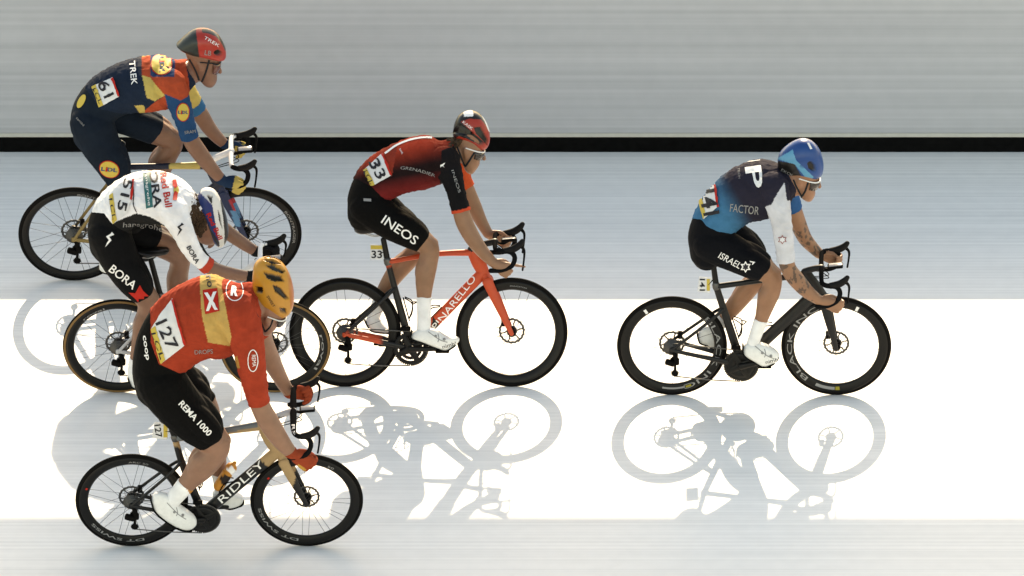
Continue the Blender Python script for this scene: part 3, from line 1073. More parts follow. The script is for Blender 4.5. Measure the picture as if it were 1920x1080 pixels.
    for nm, c in chains.items():
        if nm.startswith('hand'):
            bd = np.full(nv, 1e9)
            for q in c:
                dd, _ = seg_dist(V, q)
                bd = np.minimum(bd, dd)
            D.append(bd * 0.9)
            TT.append(np.zeros(nv))
        else:
            dd, t = seg_dist(V, c)
            D.append(dd)
            TT.append(t)
        names.append(nm)
    D = np.array(D)
    lab = D.argmin(0)
    tt = np.array(TT)[lab, np.arange(nv)]
    L = {n: (lab == i) for i, n in enumerate(names)}
    def tpar(nm, x, y):
        c = chains[nm]
        cx, cy = fr.pix(c[:, :3], sym=False)
        k = ((cx - x) ** 2 + (cy - y) ** 2).argmin()
        return k / (len(c) - 1)
    x, y = fr.pix(V)
    tors = L['torso'].copy()
    legup = np.zeros(nv, bool)
    sock = np.zeros(nv, bool)
    footcut = np.zeros(nv, bool)
    for nm in ('legN', 'legF'):
        hem = tpar(nm, *d['hem' + nm[-1]])
        sk = tpar(nm, *d['sock' + nm[-1]])
        legup |= L[nm] & (tt < hem)
        sock |= L[nm] & (tt > sk)
    sleeve = np.zeros(nv, bool)
    for nm in ('armN', 'armF'):
        sl = tpar(nm, *d['sleeve' + nm[-1]])
        sleeve |= L[nm] & (tt < sl)
    insh = inpoly(x, y, d['shorts_poly'])
    shorts = (tors | legup) & insh
    jersey = ((tors | legup) & ~insh) | sleeve | (L['neck'] & (tt < d.get('collar', 0.30)))
    # skin
    sc_ = np.array(d['skin'])
    C = np.tile(sc_, (nv, 1))
    C[:, :3] *= (1 + 0.10 * noise3(V, 30, 3)[:, None])
    red = L['head'] * 0.5
    C[:, 0] *= 1 + 0.10 * red
    if d.get('stubble'):
        pass
    if d.get('tattoo'):
        for nm in ('armN', 'armF'):
            z = L[nm] & (tt > 0.42) & (noise3(V, 95, 11) + 0.6 * noise3(V, 190, 12) > 0.12)
            z &= noise3(V, 30, 5) > -0.25
            C[z] = C[z] * np.array([0.38, 0.45, 0.55, 1])
    if d.get('brow'):
        pass
    body = make_obj('body', V, [tuple(q) for q in F], M_SKIN, root, cols=C)
    # clothes
    def garment(name, keep, off, m, rules, base, wr=0.0, seed=1, eo=0.0004):
        X, Fq = subset(V, N, F, keep, off, edge_off=eo)
        if wr:
            used = X
            X = X + np.zeros_like(X)
            nn = np.zeros_like(X)
            a = X[Fq[:, 1]] - X[Fq[:, 0]]
            b = X[Fq[:, 3]] - X[Fq[:, 0]]
            fn = np.cross(a, b)
            for k in range(4):
                np.add.at(nn, Fq[:, k], fn)
            nn /= np.linalg.norm(nn, axis=1)[:, None] + 1e-12
            w = np.maximum(noise3(X * np.array([1, 1, 1.0]), 42, seed), -0.2) + 0.6 * np.maximum(noise3(X, 85, seed + 5), -0.2)
            # taut creases that run round the cloth
            cr = 1 - np.abs(noise3(X * np.array([1.0, 0.45, 0.7]), 60, seed + 9)) * 3.2
            w = w + 0.9 * np.clip(cr, 0, 1) ** 2
            X = X + nn * (w * wr)[:, None]
        col = paint(fr, rules, base, X) if not callable(base) else base(X)
        ob = make_obj(name, X, [tuple(q) for q in Fq], m, root, cols=col)
        return ob, BVHTree.FromPolygons([Vector(p) for p in X], [tuple(q) for q in Fq])
    out = {'root': root, 'body_bvh': BVHTree.FromPolygons([Vector(p) for p in V], [tuple(q) for q in F])}
    def jcol(X):
        col = paint(fr, d['jersey_paint'], d['jersey_col'], X)
        DD = []
        tts = []
        for nm in ('torso', 'legN', 'legF', 'armN', 'armF', 'neck'):
            dd, t = seg_dist(X, chains[nm])
            DD.append(dd)
            tts.append(t)
        lb = np.array(DD).argmin(0)
        for nm, i in (('armN', 3), ('armF', 4)):
            for (t0, cc) in d['sleeve_col' + nm[-1]]:
                z = (lb == i) & (tts[i] > t0)
                col[z] = cc
        col[(lb == 5)] = d.get('collar_col', col[lb == 5][0] if (lb == 5).any() else (0, 0, 0, 1))
        return col
    out['jersey'], out['jersey_bvh'] = garment('jersey', jersey, 0.0055, M_FABRIC, None, jcol, 0.0042, 4, 0.0055)
    under = shorts.copy()
    for _ in range(4):
        hit = under[F].any(1)
        z = np.zeros(nv, bool)
        z[F[hit].ravel()] = True
        under |= z & jersey
    out['shorts'], out['shorts_bvh'] = garment('shorts', under, 0.0030, M_SHORTS, d.get('shorts_paint', []), d['shorts_col'], 0.0012, 9)
    for nm in ('legN', 'legF'):
        garment('sock', sock & L[nm], 0.0035, M_FABRIC, d.get('sock_paint', []), d.get('sock_col', (0.74, 0.74, 0.74, 1)), 0.001, 2)
    if 'glove_col' in d:
        for nm, an in (('handN', 'armN'), ('handF', 'armF')):
            gl = L[nm] | (L[an] & (tt > 0.955))
            garment('glove', gl, 0.0022, M_FABRIC, d.get('glove_paint', []), d['glove_col'], 0.0)
    # shoes
    for key, s in (('shoeN', 1), ('shoeF', -1)):
        sg = lens(fr, d[key], 0.046, w0=0.127 * s, m=14, n=56, pw=3.0, q=2.6)
        so = Geo().add(sg)
        ob = so.build('shoe', M_SHOE, root, cols=lambda Q: np.tile(np.array(d.get('shoe_col', (0.72, 0.72, 0.70, 1))), (len(Q), 1)))
        pts = np.array(d[key], float)
        bot = pts[np.argsort(pts[:, 0])]
        # sole follows the lower edge of the outline
        cen = pts.mean(0)
        lower = [p for p in pts if p[1] > cen[1] + (p[0] - cen[0]) * d['sole' + key[-1]] + 3]
        lower = sorted(lower, key=lambda p: p[0])
        if len(lower) >= 2:
            lp = [P(q[0], q[1] - 0.5, 0.127 * s) for q in lower]
            Geo().add(tube(lp, 0.006, 0.040, n=12, per=4)).build('sole', M_MATT, ob)
        if s == 1:
            out['shoe'] = ob
            out['shoe_bvh'] = BVHTree.FromPolygons(so.v, so.f)
            hx, hy = cen
            sl = d['soleN']
            line(fr, out['shoe_bvh'], [(hx - 14, hy - 14 * sl - 8), (hx - 2, hy - 2 * sl - 3), (hx + 10, hy + 10 * sl + 1), (hx + 22, hy + 22 * sl + 1)], 1.5, M_PRINT_G, ob, off=0.001, name='shoe_seam')
            line(fr, out['shoe_bvh'], [(hx + 4, hy + 4 * sl - 10), (hx + 6, hy + 6 * sl - 2), (hx + 4, hy + 4 * sl + 6)], 1.5, M_PRINT_G, ob, off=0.001, name='shoe_seam')
            for k in (-1, 1):
                bp = P(hx + 8 + 8 * k, hy - 4 + 3 * k, 0.127)
                Geo().add(spin([(0.002, -0.047), (0.008, -0.049), (0.0085, -0.040), (0.002, -0.040)], 14)).build('shoe_dial', M_PRINT_G, ob, loc=(bp.x, -0.127, bp.z))
    # helmet
    hg = lens(fr, d['helmet'], d.get('helmet_w', 0.092), m=64, n=150, pw=2.5, q=2.1)
    HV = np.array([tuple(p) for p in hg[0]])
    hx, hy = fr.pix(HV)
    hcen = HV.mean(0)
    inv = np.zeros(len(HV), bool)
    for vp in d.get('vents', []):
        vc = np.mean(np.array(vp, float), axis=0)
        vp = vc + (np.array(vp, float) - vc) * 1.3
        inv |= inpoly(hx, hy, vp) & (np.abs(HV[:, 1]) > 0.008)
    dirv = HV - hcen
    dirv /= np.linalg.norm(dirv, axis=1)[:, None] + 1e-9
    hcol = paint(fr, d['helmet_paint'], d['helmet_col'], HV)
    HV[inv] -= dirv[inv] * 0.020
    hcol[inv] = (0.004, 0.004, 0.004, 1)
    ho = make_obj('helmet', HV, hg[1], M_HELMET, root, cols=hcol)
    out['helmet'] = ho
    out['helmet_bvh'] = BVHTree.FromPolygons([Vector(p) for p in HV], hg[1])
    for st in d.get('straps', []):
        cord(fr, out['body_bvh'], st, 0.0062, M_STRAP, ho)
    # glasses
    if 'glasses' in d:
        q = d['glasses']
        t0, t1 = P(*q['top']), P(*q['bot'])
        hinge = P(*q['hinge'], 0.07)
        rings = []
        nseg = 18
        lv, lf = [], []
        for i in range(nseg + 1):
            u = i / nseg * 2 - 1
            yv = 0.074 * math.sin(u * math.pi / 2 * 0.96)
            back = 1 - math.cos(u * math.pi / 2 * 0.96)
            for kk, pt in enumerate((t0, t0.lerp(t1, 0.5), t1)):
                fwd = 0.006 if kk == 1 else 0.0
                sh = hinge.x - pt.x
                lv.append(Vector((pt.x + fwd + sh * back * 0.85, yv, pt.z + (hinge.z - pt.z) * back * (0.75 if kk == 0 else 0.45 if kk == 1 else 0.25))))
        for i in range(nseg):
            for kk in range(2):
                a = i * 3 + kk
                lf.append((a, a + 1, a + 4, a + 3))
        go_ = make_obj('sunglasses', lv, lf, M_LENS_R if q.get('red') else M_LENS, root)
        sol = go_.modifiers.new('solid', 'SOLIDIFY')
        sol.thickness = 0.003
        rim = [lv[i * 3] for i in range(nseg + 1)]
        fm = q.get('mat', M_FRAMEW)
        Geo().add(tube(rim, 0.0045, n=8, per=1, smooth=False)).build('glasses_frame', fm, go_)
        ear2 = P(d['ear'][0], d['ear'][1] - 10, 0.078)
        for s in (-1, 1):
            e0 = rim[0] if s == 1 else rim[-1]
            Geo().add(tube([e0, Vector((ear2.x, -0.080 * s, ear2.z))], 0.0042, n=6, per=1, smooth=False)).build('temple_arm', fm, go_)
    # hair
    if 'hair' in d:
        hg2 = Geo()
        r_ = random.Random(5)
        for (x, y, n, spd) in d['hair']:
            for _ in range(n):
                h = out['body_bvh'].ray_cast(P(x + r_.uniform(-spd, spd), y + r_.uniform(-spd, spd), 1.0), fr.view)
                if h[0] is None:
                    continue
                p = h[0]
                q1 = p + Vector((r_.uniform(-0.022, 0.006), r_.uniform(-0.016, 0.0), r_.uniform(-0.026, 0.006)))
                q2 = q1 + Vector((r_.uniform(-0.014, 0.014), r_.uniform(-0.008, 0.008), r_.uniform(-0.022, 0.010)))
                for m_ in (1, -1):
                    hg2.add(tube([Vector((q.x, q.y * m_, q.z)) for q in (p, q1, q2)], [0.010, 0.008, 0.003], n=6, per=3))
        hg2.build('hair', M_HAIR, root)
    return out

VOXEL = 0.0058

def bib(fr, ro, poly, num, cx, cy, w, h, ang, strip=None, striptxt=None, edge=None, bold=0.02, stext=None):
    """race number pinned to the jersey"""
    b = ro['bib_bvh'] if 'bib_bvh' in ro else ro['jersey_bvh']
    o = shape(fr, b, poly, M_PAPER, ro['jersey'], off=0.006, name='race_number', cell=4.0)
    letters(fr, b, num, cx, cy, w, h, ang, M_PRINT_K, ro['jersey'], off=0.0085, bold=bold, name='number_print', cell=4.0)
    if strip:
        shape(fr, b, strip, M_PRINT_Y, ro['jersey'], off=0.0078, name='number_strip', cell=4.0)
    if stext:
        letters(fr, b, *stext[:6], M_PRINT_K, ro['jersey'], off=0.0095, name='strip_print', cell=4.0)
    if edge:
        line(fr, b, edge, 4.0, M_PRINT_R, ro['jersey'], off=0.0078, name='number_edge')
    return o

def joint_bvh(*obs):
    v, f = [], []
    for o in obs:
        k = len(v)
        v += [p.co.copy() for p in o.data.vertices]
        f += [tuple(i + k for i in q.vertices) for q in o.data.polygons]
    return BVHTree.FromPolygons(v, f)
# ------------------------------------------------------------------ the five riders and their bicycles
K = lin('#111112')
WHT = (0.74, 0.74, 0.74, 1.0)

def star6(cx, cy, r, k=0.45):
    return [(cx + (r if i % 2 == 0 else r * k) * math.sin(i * math.pi / 6), cy - (r if i % 2 == 0 else r * k) * math.cos(i * math.pi / 6)) for i in range(12)]

def bolt(cx, cy, s, ang=0):
    pts = [(0.15, -1), (0.5, -0.75), (-0.05, -0.35), (0.35, 0.0), (0.05, 0.55), (-0.2, 1.0), (-0.12, 0.45), (0.02, 0.05), (-0.42, -0.3), (0.0, -0.7)]
    a = R(ang)
    return [(cx + s * (x * math.cos(a) - y * math.sin(a)), cy + s * (x * math.sin(a) + y * math.cos(a))) for x, y in pts]

# ---------------------------------------------------------------- A: blue helmet, far right
fa = Frame(740, 2, 1414)
A_bike = bicycle(fa, dict(
    label='all black racing bicycle with BLACK INC lettered deep wheels, furthest right', R=0.337, depth=0.058, spokes=20,
    rh=(1260, 648), fh=(1568, 648), bb=(1389, 679), st=(1343, 537), sp=(1338, 500), stay=(1356, 578), ht=(1513, 514), hb=(1544, 558),
    bar=(1540, 502), tip=(1590, 488), hw=0.235, saddle=(1338, 482), pedal=(1432, 684), fat=1.08, dtop=0.7, solid_ring=True, lever=0.14,
    frame_col=K, frame_paint=[], plate=((1309, 520, 1333, 548), '141', -90), plate_tilt=6))
for s_, c_ in (('BLACK INC', 172),):
    arc_letters(s_, c_, 0.286, 0.030, 118, M_PRINT_G, A_bike['front'])
    arc_letters(s_, -16, 0.286, 0.030, 118, M_PRINT_G, A_bike['rear'])
arc_patch(244, 268, 0.276, 0.296, M_PRINT_G, A_bike['front'])
arc_patch(269, 274, 0.274, 0.298, mat('yellow_rim_print', lin('#a89a3a'), rough=0.5), A_bike['front'])
arc_patch(258, 286, 0.280, 0.292, M_PRINT_G, A_bike['rear'])
arc_patch(287, 294, 0.280, 0.294, MATS['yellow_rim_print'], A_bike['rear'])
for w_, t_ in ((A_bike['front'], 62), (A_bike['rear'], 122)):
    arc_patch(t_, t_ + 3.5, 0.272, 0.302, M_PRINT_W, w_)
navy = lin('#2f2d3a')
A_ = rider(fa, dict(
    label='cyclist in navy and blue jersey with white sleeve, blue helmet and tattooed forearms', skin=lin('#a5775c'), tattoo=True,
    torso=[(1326, 466, 33, .15), (1329, 440, 38, .16), (1350, 402, 43, .15), (1385, 371, 50, .165), (1423, 356, 55, .185), (1456, 346, 46, .18), (1478, 337, 28, .10)],
    legN=[(1335, 455, .08, 38), (1375, 475, .095, 34), (1413, 496, .10, 28), (1445, 516, .10, 20), (1446, 543, .105, 18.5), (1438, 563, .11, 18.5), (1428, 597, .115, 13), (1416, 630, .12, 11), (1410, 650, .12, 11)],
    legF=[(1340, 430, -.08, 36), (1385, 452, -.09, 30), (1428, 506, -.10, 20), (1404, 541, -.105, 18), (1378, 572, -.11, 17), (1353, 603, -.115, 12), (1336, 624, -.12, 11)],
    hemN=(1434, 507), sockN=(1428, 598), hemF=(1416, 492), sockF=(1360, 595),
    armN=[(1450, 352, .135, 29), (1461, 395, .2, 20), (1469, 445, .22, 16.5), (1476, 497, .232, 15), (1493, 524, .235, 16), (1513, 546, .235, 13.5), (1534, 562, .235, 10)],
    armF=[(1468, 345, -.16, 24), (1482, 380, -.19, 18), (1495, 415, -.21, 16), (1508, 445, -.225, 14), (1522, 462, -.235, 12), (1536, 476, -.235, 10)],
    sleeveN=(1475, 493), sleeveF=(1484, 396), handN=(1536, 563, 1566, 573, .24), handF=(1538, 477, 1563, 484, .24),
    neck=[(1468, 340, 24), (1486, 352, 17), (1500, 345, 18)],
    head=[(1470, 300), (1490, 277), (1520, 282), (1533, 310), (1532, 335), (1529, 345), (1528, 355), (1529, 362), (1526, 370), (1519, 377), (1508, 374), (1498, 364), (1486, 353), (1475, 335)],
    nose=(1538, 351), ear=(1499, 345),
    shorts_poly=[(1250, 405), (1316, 412), (1326, 424), (1345, 434), (1372, 437), (1400, 430), (1600, 430), (1600, 700), (1250, 700)],
    jersey_col=navy, jersey_paint=[('grad', 0, (1352, 395), (1392, 372), lin('#37789f'), navy), ('poly', 1, [(1471, 342), (1476, 380), (1480, 440), (1447, 440), (1440, 399), (1452, 372)], (0.50, 0.51, 0.55, 1))],
    collar_col=lin('#22222c'), sleeve_colN=[(0.10, (0.50, 0.51, 0.55, 1))], sleeve_colF=[(0.0, lin('#2a5f94'))],
    shorts_col=lin('#0e1015'), shoeN=[(1393, 651), (1402, 643), (1425, 643), (1440, 648), (1452, 655), (1461, 664), (1460, 674), (1448, 681), (1432, 686), (1415, 677), (1395, 664)],
    shoeF=[(1308, 628), (1318, 612), (1335, 612), (1346, 630), (1350, 645), (1340, 652), (1325, 645), (1312, 640)], soleN=0.42, soleF=0.5,
    helmet=[(1458, 300), (1462, 288), (1475, 275), (1492, 265), (1507, 262), (1523, 267), (1536, 281), (1543, 300), (1544, 317), (1538, 330), (1520, 334), (1500, 331), (1483, 328), (1466, 325), (1459, 314)],
    helmet_w=0.09, helmet_col=lin('#0a4a8c'), helmet_paint=[
        ('poly', 0, [(1455, 301), (1490, 307), (1508, 340), (1455, 340)], lin('#1c1b1a')),
        ('poly', 0, [(1457, 297), (1486, 281), (1493, 301), (1526, 332), (1516, 340), (1490, 308), (1462, 300)], lin('#4fa3c8'))],
    vents=[oval(1522, 312, 8, 5, ang=60)],
    straps=[[(1488, 338), (1494, 352), (1502, 366), (1504, 377)], [(1515, 343), (1510, 358), (1504, 368)]],
    glasses=dict(top=(1538, 337), bot=(1534, 352), hinge=(1513, 338))), A_bike)
bib(fa, A_, [(1341, 341), (1346, 388), (1320, 411), (1310, 375)], '141', 1331, 380, 46, 30, -78, bold=0.03,
    edge=[(1341, 343), (1344, 368), (1347, 388)], strip=[(1311, 377), (1318, 372), (1324, 402), (1319, 411)])
J, JB = A_['jersey'], A_['jersey_bvh']
letters(fa, JB, 'FACTOR', 1396, 392, 54, 15, -6, M_PRINT_G, J)
letters(fa, JB, 'IP', 1413, 322, 62, 30, -82, M_PRINT_W, J, bold=0.02)
letters(fa, JB, 'TECH', 1386, 325, 20, 4, -85, M_PRINT_G, J)
shape(fa, JB, star6(1467, 449, 9, 0.6), mat('sleeve_star', lin('#a56a6a'), rough=0.7), J)
shape(fa, JB, star6(1467, 449, 6, 0.6), mat('sleeve_star_inner', (0.6, 0.61, 0.64, 1), rough=0.7), J, off=0.0045)
letters(fa, A_['shorts_bvh'], 'ISRAEL', 1369, 488, 45, 12, -28, M_PRINT_W, A_['shorts'], shear=0.1)
shape(fa, A_['shorts_bvh'], star6(1398, 500, 11, 0.58), M_PRINT_W, A_['shorts'])
shape(fa, A_['shorts_bvh'], star6(1398, 500, 7, 0.58), M_PRINT_K, A_['shorts'], off=0.0045)
shape(fa, A_['shorts_bvh'], [(1406, 489), (1416, 491), (1410, 497), (1411, 492), (1406, 491)], M_PRINT_W, A_['shorts'])
letters(fa, A_['shoe_bvh'], 'nimbl', 1448, 676, 26, 7, 14, M_PRINT_K, A_['shoe'], off=0.001)
letters(fa, A_['helmet_bvh'], 'EKOI', 1475, 323, 22, 5, -28, M_PRINT_G, A_['helmet'], off=0.002)
shape(fa, A_['helmet_bvh'], [(1513, 268), (1517, 268), (1523, 279), (1519, 280)], M_PRINT_W, A_['helmet'], off=0.002)

# ---------------------------------------------------------------- B: number 33
fb = Frame(725, -12, 803)
OR = lin('#d9512e')
B_bike = bicycle(fb, dict(
    label='orange and black racing bicycle with PINARELLO lettered down tube', R=0.342, depth=0.056, spokes=20,
    rh=(647, 622), fh=(959.5, 622), bb=(770, 650), st=(727, 491), sp=(720, 455), stay=(740, 540), ht=(887, 473), hb=(912, 521),
    bar=(928, 453), tip=(981, 436), hw=0.235, saddle=(705, 434), pedal=(828, 657), hd=1.35, fat=0.95, lever=0.15, drop=1.0, tt_rise=0.015,
    frame_col=OR, frame_paint=[
        ('poly', 0, [(715, 500), (742, 497), (800, 640), (812, 596), (828, 612), (812, 700), (620, 700), (620, 520), (725, 520)], K),
        ('poly', 0, [(620, 624), (712, 626), (712, 660), (620, 660)], OR)],
    fork_col=OR, fork_paint=[], stem_col=K, plate=((694, 459, 719, 487), '33', 0)))
letters(fb, B_bike['frame_bvh'], 'PINARELLO', 851, 567, 122, 12, 52, M_PRINT_W, B_bike['frame'], off=0.001)
arc_letters('PRINCETON', 82, 0.292, 0.008, 20, M_PRINT_G, B_bike['front'])
B_ = rider(fb, dict(
    label='cyclist wearing number 33, red to black jersey and black shorts lettered INEOS', skin=lin('#9f745a'),
    torso=[(684, 396, 32, .15), (690, 366, 36, .16), (713, 336, 42, .15), (750, 316, 46, .16), (790, 305, 49, .18), (822, 299, 42, .175), (842, 289, 26, .1)],
    legN=[(692, 388, .08, 37), (725, 412, .095, 33), (765, 436, .1, 28), (803, 462, .1, 19.5), (803, 490, .105, 18.5), (797, 520, .11, 18.5), (795, 560, .115, 13.5), (795, 600, .12, 12), (794, 625, .12, 12)],
    legF=[(700, 378, -.08, 35), (740, 408, -.09, 29), (786, 458, -.1, 20), (765, 487, -.105, 19), (740, 515, -.11, 18), (718, 550, -.115, 14), (703, 587, -.12, 11), (698, 602, -.12, 11)],
    hemN=(790, 454), sockN=(796, 556), hemF=(768, 438), sockF=(714, 562),
    armN=[(834, 302, .135, 28), (850, 342, .2, 18), (860, 380, .22, 15.5), (870, 415, .23, 16.5), (886, 446, .235, 15.5), (905, 472, .235, 12.5), (923, 491, .235, 10)],
    armF=[(848, 290, -.16, 22), (862, 325, -.19, 17), (875, 355, -.21, 15), (888, 385, -.225, 14.5), (902, 415, -.235, 12), (915, 438, -.235, 10)],
    sleeveN=(866, 399), sleeveF=(871, 350), handN=(925, 494, 946, 505, .24, (984, 500)), handF=(917, 441, 944, 449, .24),
    neck=[(832, 290, 24), (851, 290, 19), (868, 280, 20)],
    head=[(858, 245), (870, 222), (895, 224), (908, 245), (906, 275), (902, 290), (900, 300), (899, 308), (893, 318), (884, 327), (874, 322), (868, 310), (862, 295), (856, 270)],
    nose=(909, 299), ear=(874, 288),
    shorts_poly=[(600, 325), (672, 338), (697, 350), (721, 375), (760, 380), (1000, 372), (1000, 800), (600, 800)],
    jersey_col=lin('#b03c2e'), jersey_paint=[
        ('grad', 0, (775, 258), (788, 314), lin('#cc4630'), lin('#231718')),
        ('polygrad', 0, [(690, 345), (740, 330), (840, 318), (840, 360), (700, 420)], (778, 325), (784, 362), lin('#231718'), lin('#8c2c2c')),
        ('poly', 0, [(828, 282), (860, 270), (870, 340), (825, 345)], lin('#1d1a1c')),
        ('polygrad', 0, [(685, 330), (700, 270), (745, 270), (735, 330)], (705, 300), (745, 300), lin('#c2442f'), lin('#953a2e'))],
    collar_col=lin('#231e20'), sleeve_colN=[(0.08, lin('#1a191b')), (0.385, lin('#dc5238'))], sleeve_colF=[(0.0, lin('#dc5a38'))],
    shorts_col=lin('#0b0b0b'),
    shoeN=[(771, 625), (785, 616), (806, 615), (820, 619), (840, 631), (858, 632), (861, 639), (850, 650), (836, 657), (815, 651), (790, 641), (771, 634)],
    shoeF=[(686, 605), (690, 592), (706, 590), (716, 604), (728, 617), (729, 624), (712, 623), (695, 619)], soleN=0.3, soleF=0.5,
    helmet=[(849, 248), (852, 232), (860, 217), (873, 209), (886, 208), (901, 215), (912, 230), (918, 248), (918, 266), (912, 278), (902, 281), (888, 275), (872, 267), (858, 260), (850, 256)],
    helmet_w=0.092, helmet_col=lin('#1b1a1c'), helmet_paint=[
        ('poly', 0, [(864, 228), (880, 223), (902, 224), (916, 240), (922, 265), (916, 290), (898, 290), (876, 274), (850, 264), (860, 255), (880, 262), (896, 271), (906, 268), (880, 243)], lin('#b5392b')),
        ('poly', 0, [(868, 205), (886, 205), (888, 218), (870, 219)], WHT),
        ('poly', 0, [(900, 212), (905, 214), (918, 232), (921, 250), (916, 246), (909, 228)], WHT)],
    vents=[[(892, 242), (902, 240), (913, 260), (911, 268), (895, 251)], [(864, 236), (880, 246), (902, 265), (895, 269), (872, 254), (855, 250)]],
    straps=[[(857, 276), (866, 298), (872, 311)], [(889, 287), (881, 300), (873, 312)]],
    hair=[(850, 260, 40, 6), (853, 270, 44, 7), (858, 266, 30, 7)],
    glasses=dict(top=(909, 284), bot=(905, 299), hinge=(884, 280))), B_bike)
bib(fb, B_, [(717, 288), (733, 329), (696, 350), (682, 320)], '33', 709, 317, 36, 21, -62, bold=0.02,
    strip=[(682, 320), (689, 316), (703, 346), (696, 350)], stext=('LCL', 692, 333, 26, 7, -62), edge=[(717, 289), (725, 307), (733, 328)])
J, JB = B_['jersey'], B_['jersey_bvh']
letters(fb, JB, 'GRENADIER', 784, 319, 66, 5.5, -13, M_PRINT_G, J, bend=-3)
letters(fb, JB, 'kask', 753, 284, 11, 4, -60, M_PRINT_W, J)
line(fb, JB, [(722, 288), (745, 272), (775, 261), (805, 258), (832, 265)], 3.5, M_PRINT_W, J, name='jersey_line')  # sun highlight along the spine, painted on as a white line
shape(fb, JB, [(826, 309), (831, 307), (835, 305), (831, 311), (834, 314), (829, 311), (826, 314)], M_PRINT_W, J)
letters(fb, JB, 'INEOS', 855, 340, 44, 5, -72, M_PRINT_G, J)
letters(fb, B_['shorts_bvh'], 'INEOS', 750, 431, 76, 17, -34, M_PRINT_W, B_['shorts'], bold=0.005)
shape(fb, B_['shorts_bvh'], [(682, 372), (696, 373), (696, 378), (682, 377)], M_PRINT_G, B_['shorts'])
letters(fb, B_['shoe_bvh'], 'nimbl', 842, 647, 26, 7, 16, M_PRINT_K, B_['shoe'], off=0.001)
letters(fb, B_['helmet_bvh'], 'KASK', 877, 235, 22, 5, -38, M_PRINT_W, B_['helmet'], off=0.002)

# ---------------------------------------------------------------- C: number 61
fc = Frame(525, 9, 300)
NAVY = lin('#1f2c3e')
BLU = lin('#1f4a73')
YEL = lin('#cdb468')
C_bike = bicycle(fc, dict(
    label='dark blue racing bicycle with yellow top tube band and white bar tape', R=0.341, depth=0.045, spokes=24,
    rh=(139, 438.5), fh=(461, 438.5), bb=(268, 455), st=(238, 313), sp=(228, 290), stay=(222, 324), ht=(392, 310), hb=(417, 356),
    bar=(433, 284), tip=(479, 272), hw=0.18, saddle=(194, 276), pedal=(220, 512), tt_r=1.25, hd=1.2, fat=0.95, lever=0.15,
    frame_col=lin('#1b2136'), frame_paint=[('poly', 0, [(120, 300), (232, 328), (232, 470), (120, 470)], lin('#8d7648')),
                                          ('poly', 0, [(318, 290), (376, 290), (376, 325), (318, 325)], YEL)],
    fork_col=lin('#1b2a4e'), fork_paint=[('poly', 0, [(428, 375), (446, 370), (456, 410), (446, 412)], lin('#b02a33')), ('poly', 0, [(432, 395), (446, 395), (452, 425), (440, 425)], lin('#4b86ae'))],
    bar_col=lin('#1b1b1c'), bar_paint=[('band', 0, [(425, 240), (442, 240), (442, 345), (425, 345)], WHT, 0.165)], stem_col=WHT, stem_paint=[]))
arc_letters('BONTRAGER', 12, 0.296, 0.015, 48, M_PRINT_G, C_bike['front'])
arc_letters('BONTRAGER', 62, 0.296, 0.015, 48, M_PRINT_G, C_bike['rear'])
